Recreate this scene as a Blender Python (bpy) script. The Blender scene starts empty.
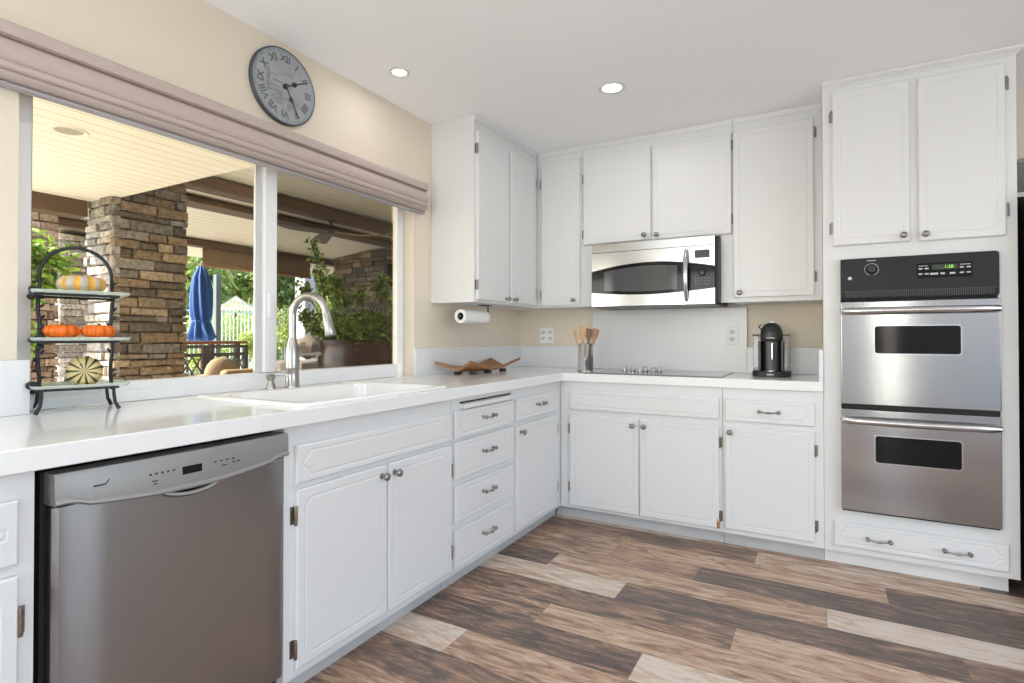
import bpy, bmesh, math, random
from mathutils import Vector, Matrix
S = bpy.context.scene
COL = S.collection
PI = math.pi

# ------------------------------------------------------------------ camera
CAM = (2.0307, -3.7382, 1.1393)
FPX, YAW, PITCH, SY = 549.87, 0.5113, 0.0096, -9.813
cd = bpy.data.cameras.new('camera'); cam = bpy.data.objects.new('camera', cd); COL.objects.link(cam)
cd.sensor_width = 36.0; cd.lens = FPX / 1024 * 36; cd.shift_y = SY / 1024
cd.clip_start = 0.05; cd.clip_end = 200
c_, s_ = math.cos(YAW), math.sin(YAW)
fw = Vector((-s_, c_, 0)); rt = Vector((c_, s_, 0)); up = Vector((0, 0, 1))
f2 = fw * math.cos(PITCH) + up * math.sin(PITCH); u2 = up * math.cos(PITCH) - fw * math.sin(PITCH)
R = Matrix((rt, u2, -f2)).transposed().to_4x4()
cam.matrix_world = Matrix.Translation(CAM) @ R
S.camera = cam
# ------------------------------------------------------------------ colour management, sky, sun, fill lamps
vs = S.view_settings
vs.view_transform = 'Standard'; vs.look = 'None'; vs.gamma = 1.0; vs.use_curve_mapping = False; vs.exposure = 0.0
S.cycles.max_bounces = 10; S.cycles.transparent_max_bounces = 16; S.cycles.diffuse_bounces = 6
S.cycles.sample_clamp_indirect = 6.0
W = bpy.data.worlds.new('sky'); S.world = W; W.use_nodes = True
nt = W.node_tree; nt.nodes.clear()
sky = nt.nodes.new('ShaderNodeTexSky'); sky.sky_type = 'NISHITA'; sky.sun_disc = False
sky.sun_elevation = math.radians(48); sky.sun_rotation = math.radians(220); sky.air_density = 1.0; sky.dust_density = 2.0
bg = nt.nodes.new('ShaderNodeBackground'); bg.inputs[1].default_value = 1.0
wo = nt.nodes.new('ShaderNodeOutputWorld')
nt.links.new(sky.outputs[0], bg.inputs[0]); nt.links.new(bg.outputs[0], wo.inputs[0])

def lamp(name, kind, energy, loc, direction, color=(1, 1, 1), **kw):
    l = bpy.data.lights.new(name, kind); l.energy = energy; l.color = color
    for k, v in kw.items(): setattr(l, k, v)
    o = bpy.data.objects.new(name, l); COL.objects.link(o); o.location = loc
    o.rotation_euler = Vector(direction).to_track_quat('-Z', 'Y').to_euler()
    return o
lamp('sun', 'SUN', 12.0, (-5, -8, 9), (0.50, 0.62, -0.68), (1.0, 0.95, 0.86), angle=math.radians(0.8))
# unseen fill lamps added beside and behind the camera, tilted up to brighten the ceiling
lamp('fill_lamp_right', 'AREA', 68, (5.15, -3.6, 1.15), (-1, 0.1, 2.3), (0.88, 0.945, 1.0), shape='RECTANGLE', size=3.4, size_y=2.1)
lamp('fill_lamp_rear', 'AREA', 58, (0.85, -5.75, 1.15), (0.1, 1, 2.3), (0.88, 0.945, 1.0), shape='RECTANGLE', size=1.4, size_y=2.1)
lamp('streak_sidelight', 'AREA', 3.5, (2.80, -5.95, 1.25), (0, 1, 0.02), (0.97, 0.985, 1.0), shape='RECTANGLE', size=.13, size_y=2.1)  # added lamp in a slit opening, shaped for the oven's bright streak

# ------------------------------------------------------------------ materials
MATS = {}
def mat(name, color, rough=0.5, metal=0.0, bump=0.0, bscale=(200, 200, 200), spec=None, coat=0.0, emit=None, estr=0.0, var=0.0):
    if name in MATS: return MATS[name]
    m = bpy.data.materials.new(name); m.use_nodes = True; t = m.node_tree
    b = t.nodes['Principled BSDF']
    b.inputs['Base Color'].default_value = (*color, 1); b.inputs['Roughness'].default_value = rough; b.inputs['Metallic'].default_value = metal
    if spec is not None: b.inputs['Specular IOR Level'].default_value = spec
    if coat: b.inputs['Coat Weight'].default_value = coat; b.inputs['Coat Roughness'].default_value = 0.05
    if emit: b.inputs['Emission Color'].default_value = (*emit, 1); b.inputs['Emission Strength'].default_value = estr
    if bump or var:
        tc = t.nodes.new('ShaderNodeTexCoord'); mp = t.nodes.new('ShaderNodeMapping'); mp.inputs['Scale'].default_value = bscale
        n = t.nodes.new('ShaderNodeTexNoise'); n.inputs['Scale'].default_value = 1.0; n.inputs['Detail'].default_value = 3
        t.links.new(tc.outputs['Object'], mp.inputs[0]); t.links.new(mp.outputs[0], n.inputs['Vector'])
        if bump:
            bp = t.nodes.new('ShaderNodeBump'); bp.inputs['Strength'].default_value = bump; bp.inputs['Distance'].default_value = 0.002
            t.links.new(n.outputs['Fac'], bp.inputs['Height']); t.links.new(bp.outputs[0], b.inputs['Normal'])
        if var:
            mx = t.nodes.new('ShaderNodeMix'); mx.data_type = 'RGBA'
            mx.inputs[6].default_value = (*[c * (1 - var) for c in color], 1); mx.inputs[7].default_value = (*[min(1, c * (1 + var)) for c in color], 1)
            t.links.new(n.outputs['Fac'], mx.inputs[0]); t.links.new(mx.outputs[2], b.inputs['Base Color'])
    MATS[name] = m
    return m
def attr_mat(name, rough=0.8, bump=0.3, bscale=30, var=0.35, trans=0.0):
    """Base colour from the mesh's own colour attribute, broken up by noise."""
    m = bpy.data.materials.new(name); m.use_nodes = True; t = m.node_tree; b = t.nodes['Principled BSDF']
    b.inputs['Roughness'].default_value = rough
    a = t.nodes.new('ShaderNodeAttribute'); a.attribute_name = 'tone'
    tc = t.nodes.new('ShaderNodeTexCoord'); n = t.nodes.new('ShaderNodeTexNoise'); n.inputs['Scale'].default_value = bscale; n.inputs['Detail'].default_value = 5
    t.links.new(tc.outputs['Object'], n.inputs['Vector'])
    r = t.nodes.new('ShaderNodeMapRange'); r.inputs[1].default_value = 0.3; r.inputs[2].default_value = 0.7; r.inputs[3].default_value = 1 - var; r.inputs[4].default_value = 1 + var
    t.links.new(n.outputs['Fac'], r.inputs[0])
    v = t.nodes.new('ShaderNodeVectorMath'); v.operation = 'SCALE'
    t.links.new(a.outputs['Color'], v.inputs[0]); t.links.new(r.outputs[0], v.inputs['Scale']); t.links.new(v.outputs[0], b.inputs['Base Color'])
    if bump:
        bp = t.nodes.new('ShaderNodeBump'); bp.inputs['Strength'].default_value = bump; bp.inputs['Distance'].default_value = 0.02
        t.links.new(n.outputs['Fac'], bp.inputs['Height']); t.links.new(bp.outputs[0], b.inputs['Normal'])
    if trans:
        tl = t.nodes.new('ShaderNodeBsdfTranslucent'); mx = t.nodes.new('ShaderNodeMixShader'); mx.inputs[0].default_value = trans
        out = t.nodes['Material Output']
        t.links.new(v.outputs[0], tl.inputs[0]); t.links.new(b.outputs[0], mx.inputs[1]); t.links.new(tl.outputs[0], mx.inputs[2]); t.links.new(mx.outputs[0], out.inputs[0])
    return m
def glass_mat(name, tint=(1, 1, 1), gloss=0.08, rough=0.0, body=0.0, body_col=(.5, .5, .5)):
    """Thin clear sheet: mostly see-through, a little mirror, optionally a fine dark or milky body."""
    m = bpy.data.materials.new(name); m.use_nodes = True; t = m.node_tree; t.nodes.clear()
    o = t.nodes.new('ShaderNodeOutputMaterial'); tr = t.nodes.new('ShaderNodeBsdfTransparent'); tr.inputs[0].default_value = (*tint, 1)
    g = t.nodes.new('ShaderNodeBsdfGlossy'); g.inputs['Roughness'].default_value = rough
    lw = t.nodes.new('ShaderNodeLayerWeight'); lw.inputs[0].default_value = 0.25
    ml = t.nodes.new('ShaderNodeMath'); ml.operation = 'MULTIPLY_ADD'; ml.inputs[1].default_value = gloss * 3; ml.inputs[2].default_value = gloss * 0.4
    mx = t.nodes.new('ShaderNodeMixShader'); t.links.new(lw.outputs['Fresnel'], ml.inputs[0]); t.links.new(ml.outputs[0], mx.inputs[0])
    t.links.new(tr.outputs[0], mx.inputs[1]); t.links.new(g.outputs[0], mx.inputs[2]); last = mx
    if body:
        d = t.nodes.new('ShaderNodeBsdfDiffuse'); d.inputs[0].default_value = (*body_col, 1)
        m2 = t.nodes.new('ShaderNodeMixShader'); m2.inputs[0].default_value = body
        t.links.new(mx.outputs[0], m2.inputs[1]); t.links.new(d.outputs[0], m2.inputs[2]); last = m2
    t.links.new(last.outputs[0], o.inputs[0])
    return m

PAINT = mat('white_cabinet_paint', (.715, .716, .716), .38, bump=.05, bscale=(60, 60, 25))
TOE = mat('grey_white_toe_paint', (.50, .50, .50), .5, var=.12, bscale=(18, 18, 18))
CREAM = mat('cream_wall_paint', (.76, .675, .555), .7, bump=.06, bscale=(150, 150, 150))
OFFW = mat('off_white_wall_paint', (.78, .78, .79), .7)
CEIL = mat('ceiling_paint', (.93, .935, .945), .8)
COUNTER = mat('white_glossy_counter', (.83, .83, .83), .10, bump=.015, bscale=(9, 9, 9))
SPLASH = mat('white_quartz_backsplash', (.74, .745, .76), .25)
VINYL = mat('white_vinyl', (.83, .83, .84), .35)
PORC = mat('white_porcelain', (.86, .855, .84), .12)
STEELO = mat('oven_stainless', (.42, .427, .435), .12, 1.0, bump=.05, bscale=(3, 3, 500))
STEEL = mat('brushed_stainless', (.54, .56, .59), .2, 1.0, bump=.03, bscale=(3, 3, 700))
STEELD = mat('dark_brushed_stainless', (.36, .36, .365), .33, 1.0, bump=.10, bscale=(600, 6, 6))
PANELG = mat('grey_control_panel', (.31, .305, .30), .42, .5)
CHROME = mat('polished_chrome', (.75, .75, .75), .12, 1.0)
NICKEL = mat('brushed_nickel', (.40, .385, .36), .28, 1.0)
PEWTER = mat('antique_pewter', (.30, .29, .28), .32, 1.0)
BRONZE = mat('worn_bronze_hinge', (.25, .20, .16), .4, .9, var=.5, bscale=(120, 120, 120))
HINGE = mat('dull_steel_hinge', (.27, .27, .27), .42, .9)
BLACK = mat('black_plastic', (.013, .013, .014), .3)
BLACKM = mat('black_enamel', (.022, .023, .025), .38, spec=.22)
DARK = mat('dark_void', (.006, .006, .006), .7)
BGLASS = mat('black_oven_glass', (.008, .008, .009), .06, spec=.22)
GREYG = mat('smoked_microwave_window', (.075, .075, .08), .08, spec=.35)
GLASSB = mat('black_ceramic_glass', (.18, .18, .185), .07)
IRON = mat('black_wrought_iron', (.02, .022, .024), .45, .3, bump=.3)
WHITEP = mat('white_plastic', (.90, .90, .89), .35)
PAPER = mat('white_paper_towel', (.88, .88, .87), .9, bump=.3, bscale=(220, 220, 220))
LEGEND = mat('pale_legend_print', (.55, .55, .55), .5)
INK = mat('dark_legend_print', (.05, .05, .05), .5)
GREEN = mat('green_display_digits', (.1, .4, .05), .5, emit=(.45, .95, .18), estr=.9)
LAMPM = mat('lit_downlight_lens', (1, 1, .95), .5, emit=(1, .96, .82), estr=4.0)
FAB = mat('taupe_shade_fabric', (.50, .41, .375), .85, bump=.12, bscale=(300, 60, 300), var=.08)
FABG = mat('grey_shade_lining', (.38, .36, .37), .8)
SPOON = mat('light_beech_wood', (.56, .33, .16), .55, var=.25, bscale=(60, 60, 8))
SPOOND = mat('dark_olive_wood', (.24, .13, .08), .55, var=.35, bscale=(60, 60, 10))
TRAYW = mat('carved_teak', (.29, .125, .042), .38, bump=.3, var=.6, bscale=(14, 14, 60))
TRAYD = mat('dark_bark_foot', (.05, .032, .022), .6)
FROST = glass_mat('frosted_plate_glass', (.80, .86, .82), .12, .15, .42, (.80, .86, .80))
PANE = glass_mat('window_glass', (1, 1, 1), .008)
CLEAR = glass_mat('clear_tank_plastic', (.72, .75, .76), .10, .03, .16, (.55, .57, .58))
MESHS = glass_mat('insect_screen_mesh', (1, 1, 1), .0, .5, .30, (.008, .008, .007))

# ------------------------------------------------------------------ geometry helpers
class MB:
    def __init__(s):
        s.bm = bmesh.new(); s.col = None
    def tone(s, faces, c):
        if s.col is None: s.col = s.bm.loops.layers.float_color.new('tone')
        for f in faces:
            for l in f.loops: l[s.col] = (*c, 1)
    def face(s, vs):
        try: return s.bm.faces.new(vs)
        except ValueError: return None
    def box(s, x0, x1, y0, y1, z0, z1, f=None, tone=None):
        p = [(x, y, z) for x in (x0, x1) for y in (y0, y1) for z in (z0, z1)]
        v = [s.bm.verts.new(f(*q) if f else q) for q in p]
        fs = [s.face([v[i] for i in q]) for q in ((0, 1, 3, 2), (4, 6, 7, 5), (0, 4, 5, 1), (2, 3, 7, 6), (0, 2, 6, 4), (1, 5, 7, 3))]
        if tone: s.tone(fs, tone)
        return s
    def loops(s, rings, closed=True, cap=True, f=None, tone=None):
        """Skin a list of equally long point rings."""
        V = [[s.bm.verts.new(f(*p) if f else p) for p in r] for r in rings]
        n = len(V[0]); fs = []
        for a, b in zip(V, V[1:]):
            for i in range(n if closed else n - 1):
                j = (i + 1) % n
                fs.append(s.face([a[i], a[j], b[j], b[i]]))
        if cap and closed:
            fs.append(s.face(V[0][::-1])); fs.append(s.face(V[-1]))
        if tone: s.tone([q for q in fs if q], tone)
        return s
    def tube(s, pts, r, n=10, cap=True, squash=None, tone=None):
        pts = [Vector(p) for p in pts]; m = len(pts)
        rs = r if isinstance(r, (list, tuple)) else [r] * m
        rings = []; prev = None
        for i, p in enumerate(pts):
            d = (pts[min(i + 1, m - 1)] - pts[max(i - 1, 0)]).normalized()
            if prev is None:
                a = d.orthogonal().normalized() if squash is None else (Vector(squash) - d * d.dot(Vector(squash))).normalized()
            else:
                a = (prev - d * prev.dot(d))
                a = a.normalized() if a.length > 1e-6 else d.orthogonal().normalized()
            prev = a; b = d.cross(a)
            rings.append([p + (a * math.cos(2 * PI * k / n) + b * math.sin(2 * PI * k / n)) * rs[i] for k in range(n)])
        return s.loops(rings, True, cap, tone=tone)
    def lathe(s, prof, o=(0, 0, 0), n=24, f=None, sx=1, sy=1):
        """prof: (radius, height); axis +z unless f maps (a, b, h) elsewhere."""
        rings = [[(o[0] + r * sx * math.cos(2 * PI * k / n), o[1] + r * sy * math.sin(2 * PI * k / n), o[2] + h) for k in range(n)] for r, h in prof]
        return s.loops(rings, True, True, f)
    def ball(s, c, r, n=16, m=10, sx=1, sy=1, sz=1, f=None):
        return s.lathe([(max(1e-4, r * math.sin(PI * i / m)), -r * sz * math.cos(PI * i / m)) for i in range(m + 1)], c, n, f, sx, sy)
    def prism(s, poly, lo, hi, f=None, tone=None):
        """poly in (a, b), extruded along the third coordinate."""
        return s.loops([[(a, b, lo) for a, b in poly], [(a, b, hi) for a, b in poly]], True, True, f, tone)
    def slab(s, xs, ys, keep, z0, z1, f=None):
        """Plate of grid cells (xs x ys) keeping those for which keep(i, j); gives plates with clean holes."""
        V = {}
        def v(i, j, k):
            if (i, j, k) not in V:
                p = (xs[i], ys[j], (z0, z1)[k]); V[i, j, k] = s.bm.verts.new(f(*p) if f else p)
            return V[i, j, k]
        K = {(i, j) for i in range(len(xs) - 1) for j in range(len(ys) - 1) if keep(i, j)}
        for i, j in K:
            for k in (0, 1): s.face([v(i, j, k), v(i + 1, j, k), v(i + 1, j + 1, k), v(i, j + 1, k)])
            for di, dj, e in ((-1, 0, ((i, j), (i, j + 1))), (1, 0, ((i + 1, j), (i + 1, j + 1))), (0, -1, ((i, j), (i + 1, j))), (0, 1, ((i, j + 1), (i + 1, j + 1)))):
                if (i + di, j + dj) not in K:
                    (p, q), (r, t) = e; s.face([v(p, q, 0), v(r, t, 0), v(r, t, 1), v(p, q, 1)])
        return s

ORG = {}
def root_of(o):
    while o.parent: o = o.parent
    return o
def obj(name, mb, m, parent=None, smooth=False, bevel=0.0, org=None, seg=2, normals=True):
    bm = mb.bm
    bmesh.ops.remove_doubles(bm, verts=bm.verts, dist=1e-6)
    if normals: bmesh.ops.recalc_face_normals(bm, faces=bm.faces)
    o0 = Vector(org) if org is not None else (ORG.get(root_of(parent).name, Vector()) if parent else Vector())
    bmesh.ops.translate(bm, verts=bm.verts, vec=-o0)
    me = bpy.data.meshes.new(name); bm.to_mesh(me); bm.free()
    if smooth:
        for p in me.polygons: p.use_smooth = True
        me.set_sharp_from_angle(angle=math.radians(40 if smooth is True else smooth))
    o = bpy.data.objects.new(name, me); COL.objects.link(o)
    if m: me.materials.append(m)
    if parent: o.parent = parent
    else: o.location = o0; ORG[o.name] = o0
    if bevel:
        b = o.modifiers.new('edges', 'BEVEL'); b.width = bevel; b.segments = seg; b.limit_method = 'ANGLE'; b.angle_limit = math.radians(40)
        for p in me.polygons: p.use_smooth = True
        me.set_sharp_from_angle(angle=math.radians(180)) if False else None
        b.harden_normals = True
    return o
def tag(o, label, cat, group=None):
    o['label'] = label; o['category'] = cat
    if group: o['group'] = group
    return o
def thing(name, label, cat, loc=(0, 0, 0), group=None, rz=0.0, org=None):
    o = bpy.data.objects.new(name, None); COL.objects.link(o); o.location = loc; o.rotation_euler = (0, 0, rz)
    ORG[o.name] = Vector(loc) if org is None else Vector(org)
    return tag(o, label, cat, group)
def struct(name, mb, m, **kw):
    o = obj(name, mb, m, **kw); o['kind'] = 'structure'; return o
def text(name, s, size, origin, right, upv, m, parent, ext=.0003, align='CENTER', bold=0.0):
    cu = bpy.data.curves.new(name, 'FONT'); cu.body = s; cu.size = size; cu.extrude = ext; cu.offset = bold; cu.align_x = align; cu.align_y = 'CENTER'
    tmp = bpy.data.objects.new('lettering', cu); COL.objects.link(tmp)
    dg = bpy.context.evaluated_depsgraph_get()
    me = bpy.data.meshes.new_from_object(tmp.evaluated_get(dg)); bpy.data.objects.remove(tmp); bpy.data.curves.remove(cu)
    me.name = name; me.materials.clear(); me.materials.append(m)
    o = bpy.data.objects.new(name, me); COL.objects.link(o); o.parent = parent
    r = Vector(right).normalized(); u = Vector(upv).normalized(); n = r.cross(u)
    M = Matrix((r, u, n)).transposed().to_4x4()
    o.matrix_local = Matrix.Translation(Vector(origin) - ORG[root_of(parent).name]) @ M
    return o
FL = lambda X: (lambda a, z, d: (X + d, a, z))          # front facing +x (window wall run): a = y
FB = lambda Y: (lambda a, z, d: (a, Y - d, z))          # front facing -y (back wall run): a = x

# ------------------------------------------------------------------ room shell
HC = 2.4136                                              # ceiling
RX, RY = 5.3, -6.0
mb = MB().slab([RY - .15, -3.05, -1.265, .15], [0, .86, 1.97, HC], lambda i, j: not (i == 1 and j == 1), -.16, 0, lambda a, b, d: (d, a, b))
struct('wall_left', mb, CREAM)
struct('wall_back', MB().box(0, RX, 0, .15, 0, HC), CREAM)
mb = MB().slab([RY - .15, -5.3, -1.9, .15], [0, .1, 2.25, HC], lambda i, j: not (i == 1 and j == 1), RX, RX + .15, lambda a, b, d: (d, a, b))
struct('wall_right', mb, OFFW)
mb = MB().slab([0, .1, 1.6, 2.69, 2.91, RX], [0, .1, 2.25, HC], lambda i, j: not (i in (1, 3) and j == 1), RY - .15, RY, lambda a, b, d: (a, d, b))
struct('wall_front', mb, OFFW)
DL = [(.27, -1.708, .047), (1.107, -1.047, .068), (1.1, -2.9, .068), (3.7, -1.9, .068), (2.6, -4.0, .068), (1.1, -4.8, .068), (4.0, -3.0, .068), (4.0, -5.2, .068)]
struct('ceiling', MB().box(-.16, RX + .15, RY - .15, .15, HC, HC + .12), CEIL)

struct('sun_blocker', MB().box(-.2, RX + 3, RY - 3.2, RY - .16, 2.5, 2.6), OFFW)  # unseen slab added to keep the sun out of the rear openings
# laminate floor: every plank one face of the floor, its tone its own
FLM = bpy.data.materials.new('laminate_planks'); FLM.use_nodes = True
def floor_material():
    t = FLM.node_tree; N, Lk = t.nodes.new, t.links.new; b = t.nodes['Principled BSDF']
    a = N('ShaderNodeAttribute'); a.attribute_name = 'tone'
    sep = N('ShaderNodeSeparateColor'); Lk(a.outputs['Color'], sep.inputs[0])          # r tone, g random, b plank start x / 10
    tc = N('ShaderNodeTexCoord'); sx = N('ShaderNodeSeparateXYZ'); Lk(tc.outputs['Object'], sx.inputs[0])
    off = N('ShaderNodeMath'); off.operation = 'MULTIPLY'; off.inputs[1].default_value = 37.0; Lk(sep.outputs[1], off.inputs[0])
    xx = N('ShaderNodeMath'); xx.operation = 'ADD'; Lk(sx.outputs[0], xx.inputs[0]); Lk(off.outputs[0], xx.inputs[1])
    cv = N('ShaderNodeCombineXYZ'); Lk(xx.outputs[0], cv.inputs[0]); Lk(sx.outputs[1], cv.inputs[1]); Lk(off.outputs[0], cv.inputs[2])
    def noise(sc, detail, dist, rough=.6):
        mp = N('ShaderNodeMapping'); mp.inputs['Scale'].default_value = sc; Lk(cv.outputs[0], mp.inputs[0])
        n = N('ShaderNodeTexNoise'); n.inputs['Scale'].default_value = 1; n.inputs['Detail'].default_value = detail; n.inputs['Roughness'].default_value = rough; n.inputs['Distortion'].default_value = dist
        Lk(mp.outputs[0], n.inputs['Vector']); return n
    broad = noise((3.4, 20, 1), 7, 1.6, .66); grain = noise((11, 95, 1), 8, .8, .72); fleck = noise((60, 170, 1), 3, 0)
    def mix(kind, fac, A, B):
        m = N('ShaderNodeMix'); m.data_type = 'RGBA'; m.blend_type = kind; m.clamp_factor = True
        for i, s in ((0, fac), (6, A), (7, B)):
            if isinstance(s, (int, float)): m.inputs[i].default_value = s
            elif isinstance(s, tuple): m.inputs[i].default_value = (*s, 1)
            else: Lk(s, m.inputs[i])
        return m.outputs[2]
    def math_(op, A, B=None, C=None):
        m = N('ShaderNodeMath'); m.operation = op
        for i, s in enumerate((A, B, C)):
            if s is None: continue
            if isinstance(s, (int, float)): m.inputs[i].default_value = s
            else: Lk(s, m.inputs[i])
        return m.outputs[0]
    def ramp(fac, stops):
        r = N('ShaderNodeValToRGB'); e = r.color_ramp.elements
        while len(e) < len(stops): e.new(.5)
        for q, (p, c) in zip(e, stops): q.position = p; q.color = (*c, 1)
        Lk(fac, r.inputs[0]); return r.outputs[0]
    # tone shifted by broad streaks, then read through the wood ramp
    tn = math_('MULTIPLY_ADD', math_('SUBTRACT', broad.outputs[0], .5), 2.0, sep.outputs[0])
    tn = math_('MULTIPLY_ADD', math_('SUBTRACT', grain.outputs[0], .5), .85, tn)
    base = ramp(tn, [(.0, (.085, .058, .048)), (.2, (.165, .108, .082)), (.42, (.34, .20, .128)), (.62, (.53, .345, .22)), (.85, (.64, .50, .39)), (1.0, (.74, .64, .55))])
    grey = mix('MIX', math_('MULTIPLY', fleck.outputs[0], .22), base, (.34, .31, .30))
    crack = math_('GREATER_THAN', grain.outputs[0], .665)
    wood = mix('MIX', math_('MULTIPLY', crack, .55), grey, (.06, .042, .036))
    # seams
    W_, Y0 = .175, -.72
    fy = math_('FRACT', math_('DIVIDE', math_('SUBTRACT', sx.outputs[1], Y0), W_))
    ey = math_('MINIMUM', fy, math_('SUBTRACT', 1.0, fy))
    dx = math_('ABSOLUTE', math_('SUBTRACT', sx.outputs[0], math_('MULTIPLY', math_('SUBTRACT', sep.outputs[2], .5), 20.0)))
    seam = math_('MAXIMUM', math_('LESS_THAN', ey, .008), math_('LESS_THAN', dx, .0016))
    fin = mix('MIX', math_('MULTIPLY', seam, .6), wood, (.045, .032, .028))
    Lk(fin, b.inputs['Base Color'])
    b.inputs['Roughness'].default_value = .42
    bp = N('ShaderNodeBump'); bp.inputs['Strength'].default_value = .12; bp.inputs['Distance'].default_value = .002
    Lk(grain.outputs[0], bp.inputs['Height']); Lk(bp.outputs[0], b.inputs['Normal'])
floor_material()
LIGHT, TAN, BRN, DRK = .93, .60, .36, .17
rng = random.Random(4)
KNOWN = {0: (1.735, [BRN * .8, .74]), 1: (1.06, [.40, .56, .12]), 2: (1.505, [.42, .13]), 3: (.828, [.15, .58, .92]), 4: (1.242, [.86, .17, .3]), 5: (1.736, [.30, .62]),
         6: (1.02, [.36, .60, .3]), 7: (1.465, [.17, .95]), 8: (.828, [.93, .55, .3]), 9: (.30, [.3, .22, .5]), 10: (.95, [.45, .6])}
mb = MB(); bm = mb.bm
for k in range(-5, 38):
    y1 = -.72 - .175 * (k - 1); y0 = y1 - .175
    y1, y0 = min(y1, 0), max(y0, RY)
    if y1 <= y0: continue
    e, tones = KNOWN.get(k, (rng.uniform(0, 1.22), None))
    x = e - 1.22 * math.ceil(e / 1.22)
    while x < RX:
        xa, xb = max(x, 0), min(x + 1.22, RX)
        if tones:
            i = round((x - (e - 1.22)) / 1.22)
            tn = tones[i] if 0 <= i < len(tones) else rng.choice((.15, .35, .58, .9))
        else: tn = rng.choice((.13, .2, .35, .45, .58, .6, .9))
        if xb > xa + 1e-4:
            f = mb.face([bm.verts.new(p) for p in ((xa, y0, 0), (xb, y0, 0), (xb, y1, 0), (xa, y1, 0))])
            mb.tone([f], (tn, rng.random(), x / 20.0 + .5))
        x += 1.22
mb.box(0, RX, RY, 0, -.1, -.004, tone=(.2, .2, .2))
struct('floor', mb, FLM)

# ------------------------------------------------------------------ window in the left wall
mb = MB()
fx0, fx1 = -.135, -.075
mb.box(-.092, fx1, -1.321, -1.279, .986, 1.914)
for a, b, c, d in ((-3.049, -2.995, .9148, 1.965), (-1.278, -1.268, .9148, 1.965), (-2.995, -1.321, .9148, .984), (-2.995, -1.321, 1.915, 1.965)):
    mb.box(fx0, fx1, a, b, c, d)
mb.box(fx0 + .01, fx1 + .004, -2.995, -1.321, .9148, .955)
w1 = struct('window_1', mb, VINYL, bevel=.003)
mb = MB()
mb.box(-.097, -.083, -2.222, -2.19, .986, 1.914)
obj('sash_stile', mb, mat('grey_vinyl_edge', (.60, .61, .60), .35), w1, bevel=.002)
mb = MB(); mb.box(-.122, -.064, -2.1895, -2.128, .986, 1.914); mb.box(-.064, -.056, -2.175, -2.15, 1.22, 1.33)
obj('meeting_stile', mb, VINYL, w1, bevel=.003)
mb = MB(); mb.box(-.094, -.089, -2.9945, -2.2225, .985, 1.914); obj('pane', mb, PANE, w1)
mb = MB(); mb.box(-.090, -.085, -2.1275, -1.3215, .985, 1.914); obj('pane', mb, PANE, w1)
mb = MB(); mb.box(-.121, -.120, -2.1275, -1.3215, .985, 1.914); obj('insect_screen', mb, MESHS, w1)

# ------------------------------------------------------------------ cabinet parts
def scallop(a0, a1, z0, z1, m, r, e, k=6):
    """Rectangle inset by m+e whose corners are bitten by quarter circles; returns per corner lists."""
    A0, A1, Z0, Z1 = a0 + m, a1 - m, z0 + m, z1 - m; out = []
    for cx, cz, sx, sz, flip in ((A0, Z0, 1, 1, 1), (A1, Z0, -1, 1, 0), (A1, Z1, -1, -1, 1), (A0, Z1, 1, -1, 0)):
        R_ = r + e; t0 = math.asin(min(1, e / R_)); pts = []
        for i in range(k + 1):
            t = t0 + (PI / 2 - 2 * t0) * i / k
            pts.append((cx + sx * R_ * math.cos(t), cz + sz * R_ * math.sin(t)))
        out.append(pts[::-1] if flip else pts)
    return out
def panel(mb, f, a0, a1, z0, z1, t=.018, m=.035, r=.022, g=.0014):
    k = 6
    rings = []
    def rect(i, d):
        c = ((a0 + i, z0 + i), (a1 - i, z0 + i), (a1 - i, z1 - i), (a0 + i, z1 - i))
        return [(*c[q], d) for q in range(4) for _ in range(k + 1)]
    rings.append(rect(0, 0)); rings.append(rect(0, t - .004)); rings.append(rect(.004, t))
    for e, d in ((0, t), (.0035, t - g), (.0065, t - g), (.010, t)):
        rings.append([(a, z, d) for cn in scallop(a0, a1, z0, z1, m, r, e, k) for a, z in cn])
    bm = mb.bm
    V = [[bm.verts.new(f(*p)) for p in rg] for rg in rings]
    n = len(V[0])
    for A, B in zip(V, V[1:]):
        for i in range(n):
            j = (i + 1) % n; mb.face([A[i], A[j], B[j], B[i]])
    mb.face(V[-1]); mb.face([V[0][i] for i in (0, k + 1, 2 * k + 2, 3 * k + 3)])
    return mb
def door(f, a0, a1, z0, z1, parent, knob=None, hinge=None, hz=None, hm=None, m=.027, r=.020, km=None):
    d = obj('door', panel(MB(), f, a0, a1, z0, z1, m=m, r=r), PAINT, parent)
    if knob:
        mb = MB(); a, z = knob
        g = lambda p, q, h: f(p, q, h)
        mb.lathe([(.0105, .018), (.0105, .020), (.006, .022), (.005, .032), (.010, .036), (.0145, .041), (.015, .046), (.012, .051), (.005, .0535)], (a, z, 0), 16, g)
        obj('knob', mb, km or PEWTER, d, smooth=True)
    if hinge is not None:
        for z in hz or (z0 + .09, z1 - .09):
            s = 1 if hinge > (a0 + a1) / 2 else -1
            mb = MB()
            mb.box(hinge + s * .001, hinge + s * .014, z - .027, z + .027, .0005, .0035, f)
            mb.lathe([(.0045, -.03), (.0055, -.024), (.0055, .024), (.0045, .03)], (0, 0, 0), 8, lambda p, q, h: f(hinge + s * .003 + p, z + h, .014 + q))
            mb.ball((hinge + s * .009, z + .018, .0035), .003, 8, 4, f=f); mb.ball((hinge + s * .009, z - .018, .0035), .003, 8, 4, f=f)
            obj('hinge', mb, hm or BRONZE, d, smooth=True)
    return d
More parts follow.
